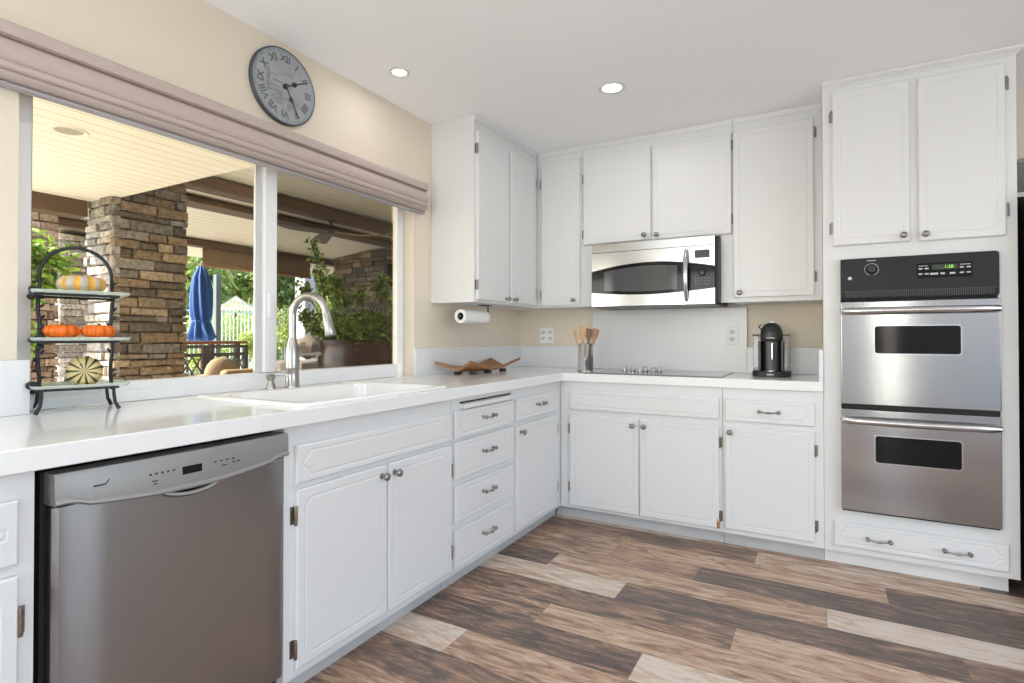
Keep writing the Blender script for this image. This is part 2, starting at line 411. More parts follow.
def pull(mb, f, a, z, d=.018, L=.09):
    for s in (-1, 1):
        mb.lathe([(.008, 0), (.008, .003), (.0045, .006), (.0045, .014), (.0085, .018), (.010, .023), (.007, .028), (.002, .030)], (a + s * L / 2, z, d), 12, f)
    pts = []; rs = []
    for i in range(13):
        t = i / 12; w = math.sin(PI * t)
        pts.append(f(a - L / 2 + L * t, z - .004 * w, d + .022 + .006 * w)); rs.append(.0032 + .0035 * math.exp(-((t - .5) / .09) ** 2))
    mb.tube(pts, rs, 8)
    return mb
def drawer(f, a0, a1, z0, z1, parent, pulls=(), m=.017, r=None, name='drawer'):
    h = z1 - z0 - 2 * m; r = min(r or 1, h * .5 - .0125)
    d = obj(name, panel(MB(), f, a0, a1, z0, z1, m=m, r=r), PAINT, parent)
    for a, z in pulls: obj('handle', pull(MB(), f, a, z), PEWTER, d, smooth=True)
    return d
def carcass(f, a0, a1, z0, z1, depth, parent, top=True, extra=None, name='carcass'):
    """Hollow box of boards behind the face plane d = 0."""
    mb = MB(); t = .016; e = .0006
    a0 += e; a1 -= e
    mb.box(a0, a1, z0, z1, -.02, 0, f)
    mb.box(a0, a0 + t, z0, z1, -depth, -.02, f); mb.box(a1 - t, a1, z0, z1, -depth, -.02, f)
    mb.box(a0 + t, a1 - t, z0, z0 + t, -depth, -.02, f)
    if top: mb.box(a0 + t, a1 - t, z1 - t, z1, -depth, -.02, f)
    mb.box(a0 + t, a1 - t, z0 + t, z1 - t, -depth, -depth + .006, f)
    if extra:
        for q in extra: mb.box(*q, f)
    return obj(name, mb, PAINT, parent)
XL, YB = .5949, -.5554                                    # base cabinet faces
ZB, ZT, TOEH = .077, .8625, .0765
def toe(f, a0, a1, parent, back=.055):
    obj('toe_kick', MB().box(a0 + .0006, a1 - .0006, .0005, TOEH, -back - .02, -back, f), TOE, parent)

# ---- base run along the window wall
f = FL(XL)
GB = 'white base cabinets'
t = thing('base_cabinet', 'white base cabinet at the near end of the counter, before the dishwasher', 'cabinet', (XL, -3.6, 0), GB)
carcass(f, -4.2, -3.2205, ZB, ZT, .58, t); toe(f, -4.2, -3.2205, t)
door(f, -3.70, -3.2505, .10, .655, t, hinge=-3.2505, hz=(.56, .19)); drawer(f, -3.70, -3.2515, .678, .808, t, [(-3.47, .745)])
t = thing('sink_base_cabinet', 'wide white sink cabinet with two doors and a long false front, beside the dishwasher', 'cabinet', (XL, -2.17, 0), GB)
carcass(f, -2.6085, -1.7355, ZB, ZT, .58, t, top=False); toe(f, -2.6085, -1.7355, t)
drawer(f, -2.573, -1.750, .681, .80, t, name='false_front')
door(f, -2.571, -2.163, .108, .662, t, (-2.195, .625), -2.571, (.584, .17))
door(f, -2.158, -1.750, .108, .662, t, (-2.126, .625), -1.750, (.55, .19))
t = thing('drawer_cabinet', 'white base cabinet with a stack of four drawers under a pull-out board', 'cabinet', (XL, -1.45, 0), GB)
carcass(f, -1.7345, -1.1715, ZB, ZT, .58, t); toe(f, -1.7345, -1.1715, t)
for z0, z1 in ((.682, .806), (.497, .667), (.306, .470), (.102, .274)):
    drawer(f, -1.723, -1.188, z0, z1, t, [(-1.452, (z0 + z1) / 2 + .012)], r=.03)
mb = MB(); mb.box(-1.665, -1.199, .812, .833, -.02, .024, f); cb = obj('pull_out_board', mb, PAINT, t, bevel=.003)
mb = MB(); mb.box(-1.668, -1.196, .835, .843, 0, .0012, f); obj('board_slot', mb, DARK, t)
t = thing('base_cabinet', 'narrow white corner base cabinet with one drawer over one door, right of the four drawers', 'cabinet', (XL, -.9, 0), GB)
carcass(f, -1.1705, YB - .001, ZB, ZT, .58, t); toe(f, -1.1705, YB + .05, t)
drawer(f, -1.155, -.632, .684, .805, t, [(-.88, .755)], r=.03); door(f, -1.155, -.632, .10, .66, t, (-1.115, .625), -.632, (.575, .22))
# ---- base run along the back wall
f = FB(YB)
t = thing('base_cabinet', 'white cooktop base cabinet with a long false front over two doors, one door chipped', 'cabinet', (1.1, YB, 0), GB)
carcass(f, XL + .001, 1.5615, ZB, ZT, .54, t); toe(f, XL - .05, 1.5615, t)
drawer(f, .665, 1.547, .690, .803, t, name='false_front')
door(f, .665, 1.100, .097, .657, t, (1.069, .62), .665, (.57, .21)); dd = door(f, 1.107, 1.547, .097, .657, t, (1.136, .62), 1.547, (.565, .165))
mb = MB(); mb.prism([(1.533, .098), (1.5475, .098), (1.5475, .15), (1.541, .128), (1.535, .162)], .012, .0186, f); obj('chipped_corner', mb, mat('bare_wood_chip', (.35, .15, .05), .7), dd)
t = thing('base_cabinet', 'white base cabinet with one drawer over one door, beside the oven cabinet', 'cabinet', (1.8, YB, 0), GB)
carcass(f, 1.5625, 2.0425, ZB, ZT, .54, t); toe(f, 1.5625, 2.0425, t)
drawer(f, 1.577, 2.004, .686, .805, t, [(1.794, .748)], r=.032); door(f, 1.576, 2.003, .104, .658, t, (1.603, .628), 2.003, (.565, .185))

# ---- tall oven cabinet
YO = -.5532
f = FB(YO)
OX0, OX1 = 2.0435, 2.7865
t = thing('oven_cabinet', 'tall white oven cabinet with two doors above and a wide drawer below', 'cabinet', (2.41, YO, 0))
mb = MB()
mb.slab([OX0, 2.1185, 2.7185, OX1], [ZB, .29, 1.524, HC - .001], lambda i, j: not (i == 1 and j == 1), -.02, 0, f)
for a in (OX0, OX1 - .018): mb.box(a, a + .018, ZB, HC - .001, -.55, -.02, f)
for z in (.09, .262, 1.53, HC - .02): mb.box(OX0 + .018, OX1 - .018, z, z + .018, -.55, -.02, f)
mb.box(OX0 + .018, OX1 - .018, ZB, HC - .02, -.5515, -.546, f)
obj('carcass', mb, PAINT, t)
obj('toe_kick', MB().box(OX0 + .0005, OX1 - .028, .0005, TOEH, -.075, -.055, f), mat('white_toe_paint', (.74, .74, .74), .5), t)
drawer(f, 2.085, 2.748, .108, .228, t, [(2.270, .166), (2.565, .166)], r=.034)
door(f, 2.086, 2.402, 1.591, 2.356, t, (2.373, 1.618), 2.086, (2.24, 1.68), HINGE, km=PEWTER); door(f, 2.433, 2.747, 1.587, 2.352, t, (2.457, 1.616), 2.747, (2.26, 1.70), HINGE, km=PEWTER)
mb = MB(); pr_ = [(0, 2.384), (.006, 2.384), (.009, 2.390), (.020, 2.398), (.028, 2.406), (.030, HC - .001), (0, HC - .001)]
rings = []
for a, off in ((OX0, 0), (OX1, 1)):
    rings.append([(a + off * d, z, d) for d, z in pr_])
rings.append([(OX1 + d, z, -.55) for d, z in pr_])
mb.loops(rings, True, True, f); obj('crown_moulding', mb, PAINT, t)

# ---- wall cabinets
ZU, DU = 1.3415, .306
def top_trim(f, a0, a1, parent):
    mb = MB(); mb.prism([(0, 2.386), (.006, 2.386), (.009, 2.398), (.016, HC - .001), (0, HC - .001)], a0 + .0006, a1 - .0006, lambda d, z, a: f(a, z, d)); obj('trim', mb, PAINT, parent)
f = FL(DU)
GU = 'white wall cabinets'
t = thing('wall_cabinet', 'white wall cabinet with two narrow doors beside the window', 'cabinet', (DU, -.7, ZU), GU)
carcass(f, -1.1095, -.0015, ZU, HC - .001, DU - .001, t); top_trim(f, -1.1095, -DU - .018, t)
door(f, -1.088, -.741, 1.355, 2.327, t, (-.771, 1.376), -1.088, (2.225, 1.44), HINGE, m=.02, r=.012, km=PEWTER); door(f, -.703, -.357, 1.355, 2.327, t, (-.672, 1.378), -.357, (2.2, 1.44), HINGE, m=.02, r=.012, km=PEWTER)
f = FB(-DU)
t = thing('wall_cabinet', 'slim white one-door wall cabinet in the corner beside the microwave', 'cabinet', (.5, -DU, ZU), GU)
carcass(f, DU + .001, .645, ZU, HC - .001, DU - .001, t, extra=[(.6446, .7455, ZU, 1.738, -.02, 0)]); top_trim(f, DU + .018, .645, t)
door(f, .346, .632, 1.352, 2.337, t, (.592, 1.387), .346, (2.20, 1.43), HINGE, m=.02, r=.012, km=PEWTER)
t = thing('wall_cabinet', 'short white two-door wall cabinet above the microwave', 'cabinet', (1.1, -DU, 1.74), GU)
carcass(f, .646, 1.5855, 1.739, HC - .001, DU - .001, t); top_trim(f, .646, 1.5855, t)
door(f, .657, 1.108, 1.749, 2.336, t, (1.070, 1.778), .657, (2.19, 1.82), HINGE, m=.02, r=.012, km=PEWTER); door(f, 1.120, 1.580, 1.744, 2.331, t, (1.148, 1.774), 1.580, (2.26, 1.83), HINGE, m=.02, r=.012, km=PEWTER)
t = thing('wall_cabinet', 'tall white one-door wall cabinet above the coffee machine', 'cabinet', (1.8, -DU, ZU), GU)
carcass(f, 1.5865, 2.0425, ZU, HC - .001, DU - .001, t, extra=[(1.5195, 1.5871, ZU, 1.738, -.02, 0)]); top_trim(f, 1.5865, 2.0425, t)
door(f, 1.590, 2.003, 1.367, 2.338, t, (1.626, 1.394), 2.003, (2.26, 1.47), HINGE, km=PEWTER)

# ------------------------------------------------------------------ countertop with sink cut-out
CT, CB_, CX, CY = .914, .8635, .6244, -.5795
SX0, SX1, SY0, SY1 = .02, .592, -2.548, -1.745
xs = [.0008, SX0 + .015, SX1 - .015, CX, 2.0425]; ys = [-4.2, SY0 + .015, SY1 - .015, CY, -.0008]
t = thing('countertop', 'white glossy L-shaped countertop with low upstands and a tall panel behind the cooktop', 'countertop', (.3, -1.5, CB_))
mb = MB().slab(xs, ys, lambda i, j: (i < 3 and not (i == 1 and j == 1)) or (i == 3 and j == 3), CB_, CT)
obj('worktop', mb, COUNTER, t, bevel=.004)
obj('sill', MB().box(-.0745, .0006, -3.048, -1.267, CB_, CT), COUNTER, t)
for a, b in ((-4.2, -3.026), (-1.272, -.0215)):
    obj('upstand', MB().box(.0008, .0205, a, b, CT + .0003, 1.073), SPLASH, t, bevel=.002)
mb = MB().box(.0008, .606, -.0205, -.0008, CT + .0003, 1.073); obj('upstand', mb, SPLASH, t, bevel=.002)
obj('upstand', MB().box(1.6305, 2.022, -.0205, -.0008, CT + .0003, 1.075), SPLASH, t, bevel=.002)
obj('upstand', MB().box(2.0225, 2.0425, -.577, -.0008, CT + .0003, 1.075), SPLASH, t, bevel=.002)
obj('splash_panel', MB().box(.6065, 1.630, -.0215, -.0008, CT + .0003, 1.327), SPLASH, t, bevel=.002)
# ---- sink
t = thing('sink', 'white drop-in kitchen sink with a raised rim under the window', 'sink', ((SX0 + SX1) / 2, (SY0 + SY1) / 2, CT))
mb = MB()
def rr(x0, x1, y0, y1, r, z, k=5):
    out = []
    for cx, cy, a in ((x1 - r, y1 - r, 0), (x0 + r, y1 - r, PI / 2), (x0 + r, y0 + r, PI), (x1 - r, y0 + r, 1.5 * PI)):
        out += [(cx + r * math.cos(a + PI / 2 * i / k), cy + r * math.sin(a + PI / 2 * i / k), z) for i in range(k + 1)]
    return out
bx0, bx1, by0, by1 = .125, .560, -2.492, -1.80
mb.loops([rr(SX0, SX1, SY0, SY1, .03, CT + .0003), rr(SX0, SX1, SY0, SY1, .03, CT + .006), rr(SX0 + .006, SX1 - .006, SY0 + .006, SY1 - .006, .028, CT + .011),
          rr(bx0 - .012, bx1 + .012, by0 - .012, by1 + .012, .06, CT + .011), rr(bx0, bx1, by0, by1, .06, CT + .004), rr(bx0 + .008, bx1 - .008, by0 + .008, by1 - .008, .06, CT - .10),
          rr(bx0 + .02, bx1 - .02, by0 + .02, by1 - .02, .06, CT - .185), rr(bx0 + .06, bx1 - .06, by0 + .06, by1 - .06, .04, CT - .20)], True, False)
lastring = rr(bx0 + .06, bx1 - .06, by0 + .06, by1 - .06, .04, CT - .20)
mb.face([mb.bm.verts.new(p) for p in lastring])
obj('basin', mb, PORC, t, smooth=60, normals=True)
mb = MB().lathe([(.045, 0), (.045, .002), (.035, .003), (.03, -.0005)], ((bx0 + bx1) / 2, (by0 + by1) / 2, CT - .1995), 20); obj('drain', mb, CHROME, t, smooth=True)
# ---- faucet
fx, fy, fz = .068, -2.152, CT + .0113
t = thing('faucet', 'brushed nickel gooseneck kitchen faucet with side lever behind the sink', 'faucet', (fx, fy, fz))
mb = MB().lathe([(.031, 0), (.031, .006), (.028, .010), (.027, .075), (.0285, .080), (.0285, .085), (.029, .13), (.026, .165), (.019, .195), (.0165, .21)], (fx, fy, fz), 24); obj('body', mb, NICKEL, t, smooth=True)
mb = MB(); pts = []
ZS = fz + .205; RAD = .079; top = fz + .345
import math as _m
dv = Vector((.96, .28, 0)).normalized()
for i in range(8): pts.append(Vector((fx, fy, ZS + (top - ZS) * i / 8 * .74)))
zc = pts[-1].z + .012
for i in range(19):
    a = PI - PI * .95 * i / 18
    pts.append(Vector((fx, fy, zc)) + dv * (RAD + RAD * math.cos(a)) + Vector((0, 0, RAD * 1.02 * math.sin(a))))
mb.tube(pts, .0155, 14); obj('gooseneck_spout', mb, NICKEL, t, smooth=True)
e = pts[-1]; dn = (pts[-1] - pts[-2]).normalized()
mb = MB(); mb.tube([e - dn * .002, e + dn * .012, e + dn * .014, e + dn * .055, e + dn * .10, e + dn * .104], [.0165, .0165, .0175, .019, .0235, .021], 16); obj('spray_head', mb, NICKEL, t, smooth=True)
mb = MB(); mb.tube([e + dn * .1025, e + dn * .1065], .018, 16); obj('spray_face', mb, BLACK, t)
mb = MB(); mb.tube([(fx, fy + .02, fz + .138), (fx, fy + .045, fz + .138)], [.014, .012], 14); mb.tube([(fx, fy + .043, fz + .138), (fx + .01, fy + .085, fz + .139), (fx + .015, fy + .135, fz + .140)], [.006, .006, .0085], 10); obj('lever', mb, NICKEL, t, smooth=True)
sx_, sy_ = .052, -2.245
t = thing('soap_dispenser', 'small brushed nickel soap dispenser pump beside the faucet', 'soap dispenser', (sx_, sy_, fz))
mb = MB().lathe([(.021, 0), (.021, .004), (.017, .018), (.013, .026), (.012, .034), (.018, .044), (.0195, .056), (.014, .060), (.004, .062)], (sx_, sy_, fz), 20); obj('pump_head', mb, NICKEL, t, smooth=True)
mb = MB().tube([(sx_, sy_, fz + .053), (sx_ + .025, sy_ + .02, fz + .062), (sx_ + .05, sy_ + .032, fz + .060), (sx_ + .062, sy_ + .038, fz + .048)], [.008, .0065, .0055, .005], 10); obj('nozzle', mb, NICKEL, t, smooth=True)

# ------------------------------------------------------------------ dishwasher
D0, D1 = -3.195, -2.6105
t = thing('dishwasher', 'dark stainless dishwasher with a grey control strip under the counter', 'dishwasher', (.6, -2.91, 0))
obj('tub', MB().box(.03, .565, D0 - .006, D1 - .0005, .05, .846), DARK, t)
mb = MB()
prof = [(.566, D0 + .012), (.575, D0 + .004), (.592, D0 + .004), (.603, D0 + .014), (.6035, D0 + .05), (.607, D0 + .056)]
prof += [(.607 + .003 * math.sin(PI * i / 10), D0 + .056 + (D1 - D0 - .075) * i / 10) for i in range(1, 10)]
prof += [(.607, D1 - .019), (.603, D1 - .010), (.592, D1 - .003), (.566, D1 - .003)]
mb.prism([(x, y) for x, y in prof], .115, .772, lambda a, b, h: (a, b, h)); obj('door_panel', mb, STEELD, t, smooth=30)
# control strip: curved lower edge and bowed face
NN = 28
def zlow(u): return .779 - .020 * max(0, 1 - ((u - .5) / .46) ** 2) - (.006 if .1 < u < .9 else 0)
rings = []
for i in range(NN + 1):
    u = i / NN; y = D0 + (D1 - D0) * u; w = max(0, 1 - ((u - .5) / .46) ** 2); x = .618 + .010 * w
    zl = zlow(u)
    rings.append([(.566, y, zl), (x, y, zl), (x + .006, y, zl + .005), (x + .005, y, zl + .010), (x + .001, y, zl + .014), (x, y, .838), (x - .004, y, .847), (.566, y, .848)])
mb = MB().loops(rings, True, True); cp = obj('control_panel', mb, PANELG, t, smooth=30)
mb = MB(); xs_ = .6275
mb.box(.62, xs_ + .0012, -2.934, -2.884, .792, .812); obj('display', mb, mat('black_display', (.008, .008, .009), .15), cp)
mb = MB()
for i in range(6): mb.box(.62, xs_ + .0006, -3.012 + .0135 * i, -3.006 + .0135 * i, .806, .811)
for y, z, w in ((-3.006, .790, .014), (-3.003, .783, .010), (-2.95, .792, .012)): mb.box(.62, xs_ + .0006, y, y + w, z, z + .003)
obj('key_lettering', mb, INK, cp)
mb = MB()
for i in range(5): mb.box(.62, xs_ + .0006, -2.868 + .017 * i, -2.861 + .017 * i, .806, .810)
for y, z, w in ((-2.865, .795, .02), (-2.83, .793, .016), (-2.80, .797, .01), (-2.785, .797, .01)): mb.box(.62, xs_ + .0006, y, y + w, z, z + .003)
obj('key_lettering', mb, INK, cp)
mb = MB(); mb.box(.615, .6245, -3.125, -3.107, .806, .8095); mb.prism([(-3.106, .806), (-3.100, .808), (-3.094, .818), (-3.096, .818), (-3.102, .810), (-3.107, .8095)], .615, .6243, lambda a, b, h: (h, a, b)); obj('badge', mb, INK, cp)
mb = MB()                                                # pocket handle
rings = []
for i in range(15):
    u = i / 14; y = -2.985 + .155 * u; w = math.sqrt(max(.0, 1 - (2 * u - 1) ** 2))
    z = .7665 - .024 * w - .001; rings.append([(.600, y, z - .006), (.618 + .010 * w, y, z - .006), (.624 + .012 * w, y, z), (.622 + .010 * w, y, z + .006), (.612, y, z + .008)])
mb.loops(rings, True, True); obj('pocket_handle', mb, STEEL, t, smooth=True)
obj('handle_recess', MB().box(.605, .6155, -2.97, -2.845, .7485, .7585), DARK, t)
obj('kick_plate', MB().box(.52, .535, D0, D1, .004, .108), BLACK, t)

# ------------------------------------------------------------------ double wall oven
f = FB(-.5545)
A0, A1 = 2.1195, 2.7180
t = thing('double_wall_oven', 'stainless double wall oven with a black control panel', 'oven', (2.42, -.55, .29))
obj('oven_box', MB().box(A0 + .006, A1 - .006, -.53, -.05, .295, 1.515), BLACK, t)
def rrect(a0, a1, z0, z1, r, k=4):
    out = []
    for cx, cz, a in ((a1 - r, z1 - r, 0), (a0 + r, z1 - r, PI / 2), (a0 + r, z0 + r, PI), (a1 - r, z0 + r, 1.5 * PI)):
        out += [(cx + r * math.cos(a + PI / 2 * i / k), cz + r * math.sin(a + PI / 2 * i / k)) for i in range(k + 1)]
    return out
cp = obj('control_panel', MB().prism(rrect(A0, A1, 1.322, 1.5205, .014), 0, .034, f), BLACKM, t, bevel=.004)
obj('vent_band', MB().prism(rrect(A0 + .004, A1 - .004, 1.326, 1.360, .004), .033, .0346, f), DARK, cp)
mb = MB()
for i in range(70): mb.box(A0 + .02 + i * .00805, A0 + .0235 + i * .00805, 1.331, 1.356, .034, .0365, f)
mb.box(A0 + .01, A1 - .01, 1.358, 1.361, .034, .037, f)
obj('vent_grille', mb, mat('grey_vent_rib', (.06, .06, .06), .4), cp)
obj('vent_slot', MB().box(A0 + .004, A1 - .004, 1.311, 1.3215, -.02, .02, f), DARK, t)
kx, kz = 2.246, 1.464
mb = MB().lathe([(.0225, .034), (.0225, .038), (.019, .042), (.0185, .056), (.016, .058)], (kx, kz, 0), 24, f); mb.box(kx - .004, kx + .004, kz - .018, kz + .018, .054, .063, f); kb = obj('knob', mb, BLACK, t, smooth=30)
mb = MB()
for i in range(22):
    a = 2 * PI * i / 22
    if i == 16 or i == 17: continue
    mb.box(kx + .028 * math.cos(a) - .0022, kx + .028 * math.cos(a) + .0022, kz + .028 * math.sin(a) - .0018, kz + .028 * math.sin(a) + .0018, .0338, .0346, f)
mb.box(kx - .018, kx + .018, kz + .041, kz + .044, .0338, .0346, f); obj('dial_lettering', mb, LEGEND, cp)
mb = MB().lathe([(.0085, .0338), (.0085, .035), (.0075, .0355)], (2.157, 1.425, 0), 20, f); lg = obj('emblem', mb, mat('silver_emblem', (.45, .45, .45), .3, 1.0), cp)
px_ = .024
obj('touch_pad', MB().prism(rrect(2.398 + px_, 2.601 + px_, 1.412, 1.480, .006), .0338, .0350, f), BGLASS, cp)
mb = MB().box(2.455 + px_, 2.548 + px_, 1.448, 1.472, .0349, .0354, f); dsp = obj('display', mb, mat('dim_green_display', (.03, .045, .02), .2), cp)
text('display_digits', '1:28', .019, (2.517 + px_, -.5545 - .0356, 1.460), (1, 0, 0), (0, 0, 1), GREEN, cp)
for a_, keys in (('a', [(a, z, .015, .006) for a in (2.405, 2.428) for z in (1.452, 1.428)] + [(2.405, 1.466, .035, .003)]), ('b', [(2.448, 1.426, .03, .008), (2.487, 1.426, .016, .008), (2.52, 1.426, .02, .008)]), ('c', [(a, z, .015, .006) for a in (2.556, 2.580) for z in (1.452, 1.428)] + [(2.556, 1.466, .039, .003)])):
    mb = MB()
    for a, z, w, h in keys: mb.box(a + px_, a + px_ + w, z, z + h, .0349, .0354, f)
    obj('key_lettering', mb, LEGEND, cp)
for z0, z1, hz, w0, w1 in ((.8125, 1.3105, 1.264, 1.061, 1.191), (.298, .789, .737, .541, .667)):
    d = obj('door', MB().prism(rrect(A0 - .002, A1 + .002, z0, z1, .006), 0, .040, f), STEELO, t, bevel=.004)
    obj('glass_window', MB().prism(rrect(2.257, 2.581, w0, w1, .012), .038, .0412, f), BGLASS, d, bevel=.001)
    mb = MB(); fr = [rrect(2.252, 2.586, w0 - .005, w1 + .005, .015), rrect(2.257, 2.581, w0, w1, .012)]
    mb.loops([[(a, z, .0398) for a, z in fr[0]], [(a, z, .0425) for a, z in fr[0]], [(a, z, .0425) for a, z in fr[1]], [(a, z, .0398) for a, z in fr[1]]], True, False, f); obj('window_bezel', mb, STEEL, d)
    mb = MB(); pts = [f(A0 + .008, hz, .040)]
    for i in range(17):
        u = i / 16; pts.append(f(A0 + .012 + (A1 - A0 - .024) * u, hz, .058 + .028 * math.sin(PI * u) ** .6))
    pts.append(f(A1 - .008, hz, .040)); mb.tube(pts, .0165, 14); obj('handle', mb, mat('satin_handle', (.60, .60, .60), .25, 1.0), d, smooth=True)
obj('door_gap', MB().box(A0, A1, .790, .8115, -.02, .030, f), DARK, t)
obj('bottom_vent', MB().box(A0 + .002, A1 - .004, .2915, .2975, -.02, .030, f), DARK, t)

# ------------------------------------------------------------------ microwave
MY = -.383
f = FB(MY)
t = thing('microwave', 'stainless over-range microwave hung under the short wall cabinet', 'microwave', (1.13, -.2, 1.33))
M0, M1, MZ0, MZ1 = .747, 1.518, 1.331, 1.7265
obj('case', MB().box(M0 + .002, M1, MY + .001, -.0225, MZ0 + .006, MZ1), BLACKM, t, bevel=.002)
g = lambda a, z, d: f(a, z, d + .006 * math.sin(PI * max(0, min(1, (a - M0) / (M1 - .018 - M0)))))
def arch(a, z_end, z_mid): return z_end + (z_mid - z_end) * math.sin(PI * max(0, min(1, (a - M0 + .02) / (M1 - M0)))) ** .9
def strip(zlo, zhi, a0, a1, d0, d1, n=24):
    rings = []
    for i in range(n + 1):
        a = a0 + (a1 - a0) * i / n; l, h = zlo(a), zhi(a)
        rings.append([(a, l, d0), (a, l, d1), (a, h, d1), (a, h, d0)])
    return MB().loops(rings, True, True, g)
ZAT = lambda a: arch(a, 1.552, 1.598); ZAB = lambda a: arch(a, 1.424, 1.400)
K = lambda v: (lambda a: v)
MD = 1.373
obj('vent_rail', strip(K(1.676), K(MZ1), M0, M1 - .018, 0, .018), STEEL, t, smooth=30)
dr = obj('door', strip(ZAT, K(1.673), M0, MD - .001, 0, .018), STEEL, t, smooth=30)
obj('door_rail', strip(K(MZ0 + .002), ZAB, M0, MD - .001, 0, .018), STEEL, dr, smooth=30)
obj('door_glass', strip(ZAB, ZAT, M0, MD - .001, 0, .0165), BGLASS, dr, smooth=30)
obj('viewing_window', strip(lambda a: ZAB(a) + .02, lambda a: ZAT(a) - .022, M0 + .085, MD - .085, .016, .0172), GREYG, dr, smooth=30)
obj('panel_top', strip(ZAT, K(1.673), MD + .001, M1 - .018, 0, .018, 6), STEEL, t, smooth=30)
obj('panel_base', strip(K(MZ0 + .002), ZAB, MD + .001, M1 - .018, 0, .018, 6), STEEL, t, smooth=30)
kp = obj('keypad', strip(ZAB, ZAT, MD + .001, M1 - .018, 0, .0168, 6), BGLASS, t, smooth=30)
obj('display', strip(K(1.602), K(1.648), 1.389, 1.472, .0175, .0195, 4), BLACK, t)
mb = MB().lathe([(.021, .017), (.021, .021), (.018, .024), (.017, .030), (.014, .031)], (1.432, 1.515, 0), 20, g); obj('dial', mb, BLACK, kp, smooth=30)
mb = MB()
for i in range(3):
    for j in range(5): mb.box(1.388 + .018 * j, 1.398 + .018 * j, 1.448 + .016 * i, 1.452 + .016 * i, .0167, .0172, g)
obj('key_lettering', mb, mat('dim_legend', (.20, .20, .20), .5), kp)
mb = MB(); pts = []; 
for i in range(15):
    u = i / 14; pts.append(f(1.343, 1.352 + .300 * u, .028 + .036 * math.sin(PI * u) ** .7))
mb.tube(pts, [.010 + .006 * math.sin(PI * i / 14) for i in range(15)], 12); obj('handle', mb, STEEL, dr, smooth=True)
obj('underside_grille', MB().box(M0 + .01, M1 - .01, MY - .012, -.03, MZ0 - .004, MZ0 + .0055), BLACK, t)

# ------------------------------------------------------------------ cooktop
t = thing('cooktop', 'flat black glass cooktop with chrome knobs set in the counter', 'cooktop', (1.13, -.3, CT))
gl = obj('glass_top', MB().box(.735, 1.553, -.538, -.05, CT + .0004, CT + .006), GLASSB, t, bevel=.002)
for cx, cy, r in ((.86, -.18, .07), (.88, -.40, .095), (1.38, -.18, .095), (1.36, -.40, .075)):
    mb = MB().loops([[(cx + q * math.cos(2 * PI * k / 32), cy + q * math.sin(2 * PI * k / 32), CT + .0062) for k in range(32)] for q in (r, r - .004)], True, False)
    obj('burner_ring', mb, mat('grey_burner_print', (.3, .3, .3), .3), gl)
for x, y in ((.918, -.25), (.973, -.25), (1.035, -.30), (1.045, -.22), (1.105, -.25), (1.135, -.22)):
    mb = MB().lathe([(.019, 0), (.0195, .004), (.017, .008), (.0145, .024), (.0125, .027)], (x, y, CT + .006), 18); mb.box(x - .004, x + .004, y - .014, y + .014, CT + .030, CT + .036); obj('knob', mb, CHROME, t, smooth=30)

# ------------------------------------------------------------------ coffee machine
kx, ky = 1.785, -.26
t = thing('coffee_machine', 'black domed capsule coffee machine with clear side tanks on the counter', 'coffee machine', (kx, ky, CT))
mb = MB(); mb.prism([(kx - .1, ky + .06), (kx - .1, ky - .02)] + [(kx - .1 * math.cos(PI * i / 12) , ky - .02 - .075 * math.sin(PI * i / 12)) for i in range(1, 12)] + [(kx + .1, ky - .02), (kx + .1, ky + .06)], CT + .0004, CT + .032); bs = obj('base', mb, BLACK, t, bevel=.004)
mb = MB(); rings = []
for w, z, fr in ((.052, .032, .03), (.052, .20, .03), (.058, .205, .075), (.060, .235, .080), (.056, .265, .076), (.045, .288, .062), (.028, .302, .042), (.008, .307, .012)):
    r_ = []
    for i in range(24):
        a = 2 * PI * i / 24; cx = math.cos(a); sy = math.sin(a)
        r_.append((kx + w * math.copysign(abs(cx) ** .7, cx), ky + .02 + (fr if sy < 0 else w) * math.copysign(abs(sy) ** .7, sy), CT + z))
    rings.append(r_)
mb.loops(rings); obj('brewing_head', mb, BLACK, t, smooth=50)
for s in (-1, 1):
    obj('front_cheek', MB().box(kx + s * .058 - .007, kx + s * .058 + .007, ky - .045, ky + .02, CT + .034, CT + .20), BLACK, t, bevel=.004)
for s in (-1, 1):
    mb = MB(); mb.prism([(kx + s * .0665, ky - .03), (kx + s * .094, ky - .03), (kx + s * .096, ky + .055), (kx + s * .0665, ky + .055)], CT + .0325, CT + .232)
    tk = obj('water_tank', mb, CLEAR, t, bevel=.003)
    mb = MB(); mb.box(min(kx + s * .0625, kx + s * .098), max(kx + s * .0625, kx + s * .098), ky - .034, ky + .058, CT + .2325, CT + .2405); obj('tank_lid', mb, BLACK, tk, bevel=.002)
mb = MB().tube([(kx + .002, ky - .02, CT + .105), (kx + .006, ky - .036, CT + .10), (kx + .006, ky - .036, CT + .19)], .006, 10); obj('spout', mb, CHROME, t, smooth=True)
mb = MB().lathe([(.030, 0), (.030, .004), (.027, .006)], (kx, ky - .05, CT + .0322), 20); obj('drip_grid', mb, CHROME, t, smooth=30)
mb = MB().box(kx - .022, kx + .022, ky - .0625, ky - .0595, CT + .2175, CT + .2225); obj('name_strip', mb, LEGEND, t)
mb = MB().box(kx - .018, kx + .018, ky - .0972, ky - .0945, CT + .012, CT + .018); obj('badge_strip', mb, LEGEND, bs)
mb = MB().tube([(kx - .05, ky + .02, CT + .262), (kx - .066, ky + .0, CT + .285), (kx - .045, ky - .02, CT + .300), (kx - .015, ky - .02, CT + .309), (kx + .012, ky - .01, CT + .311)], [.003, .004, .004, .0035, .003], 8); obj('lever', mb, CHROME, t, smooth=True)

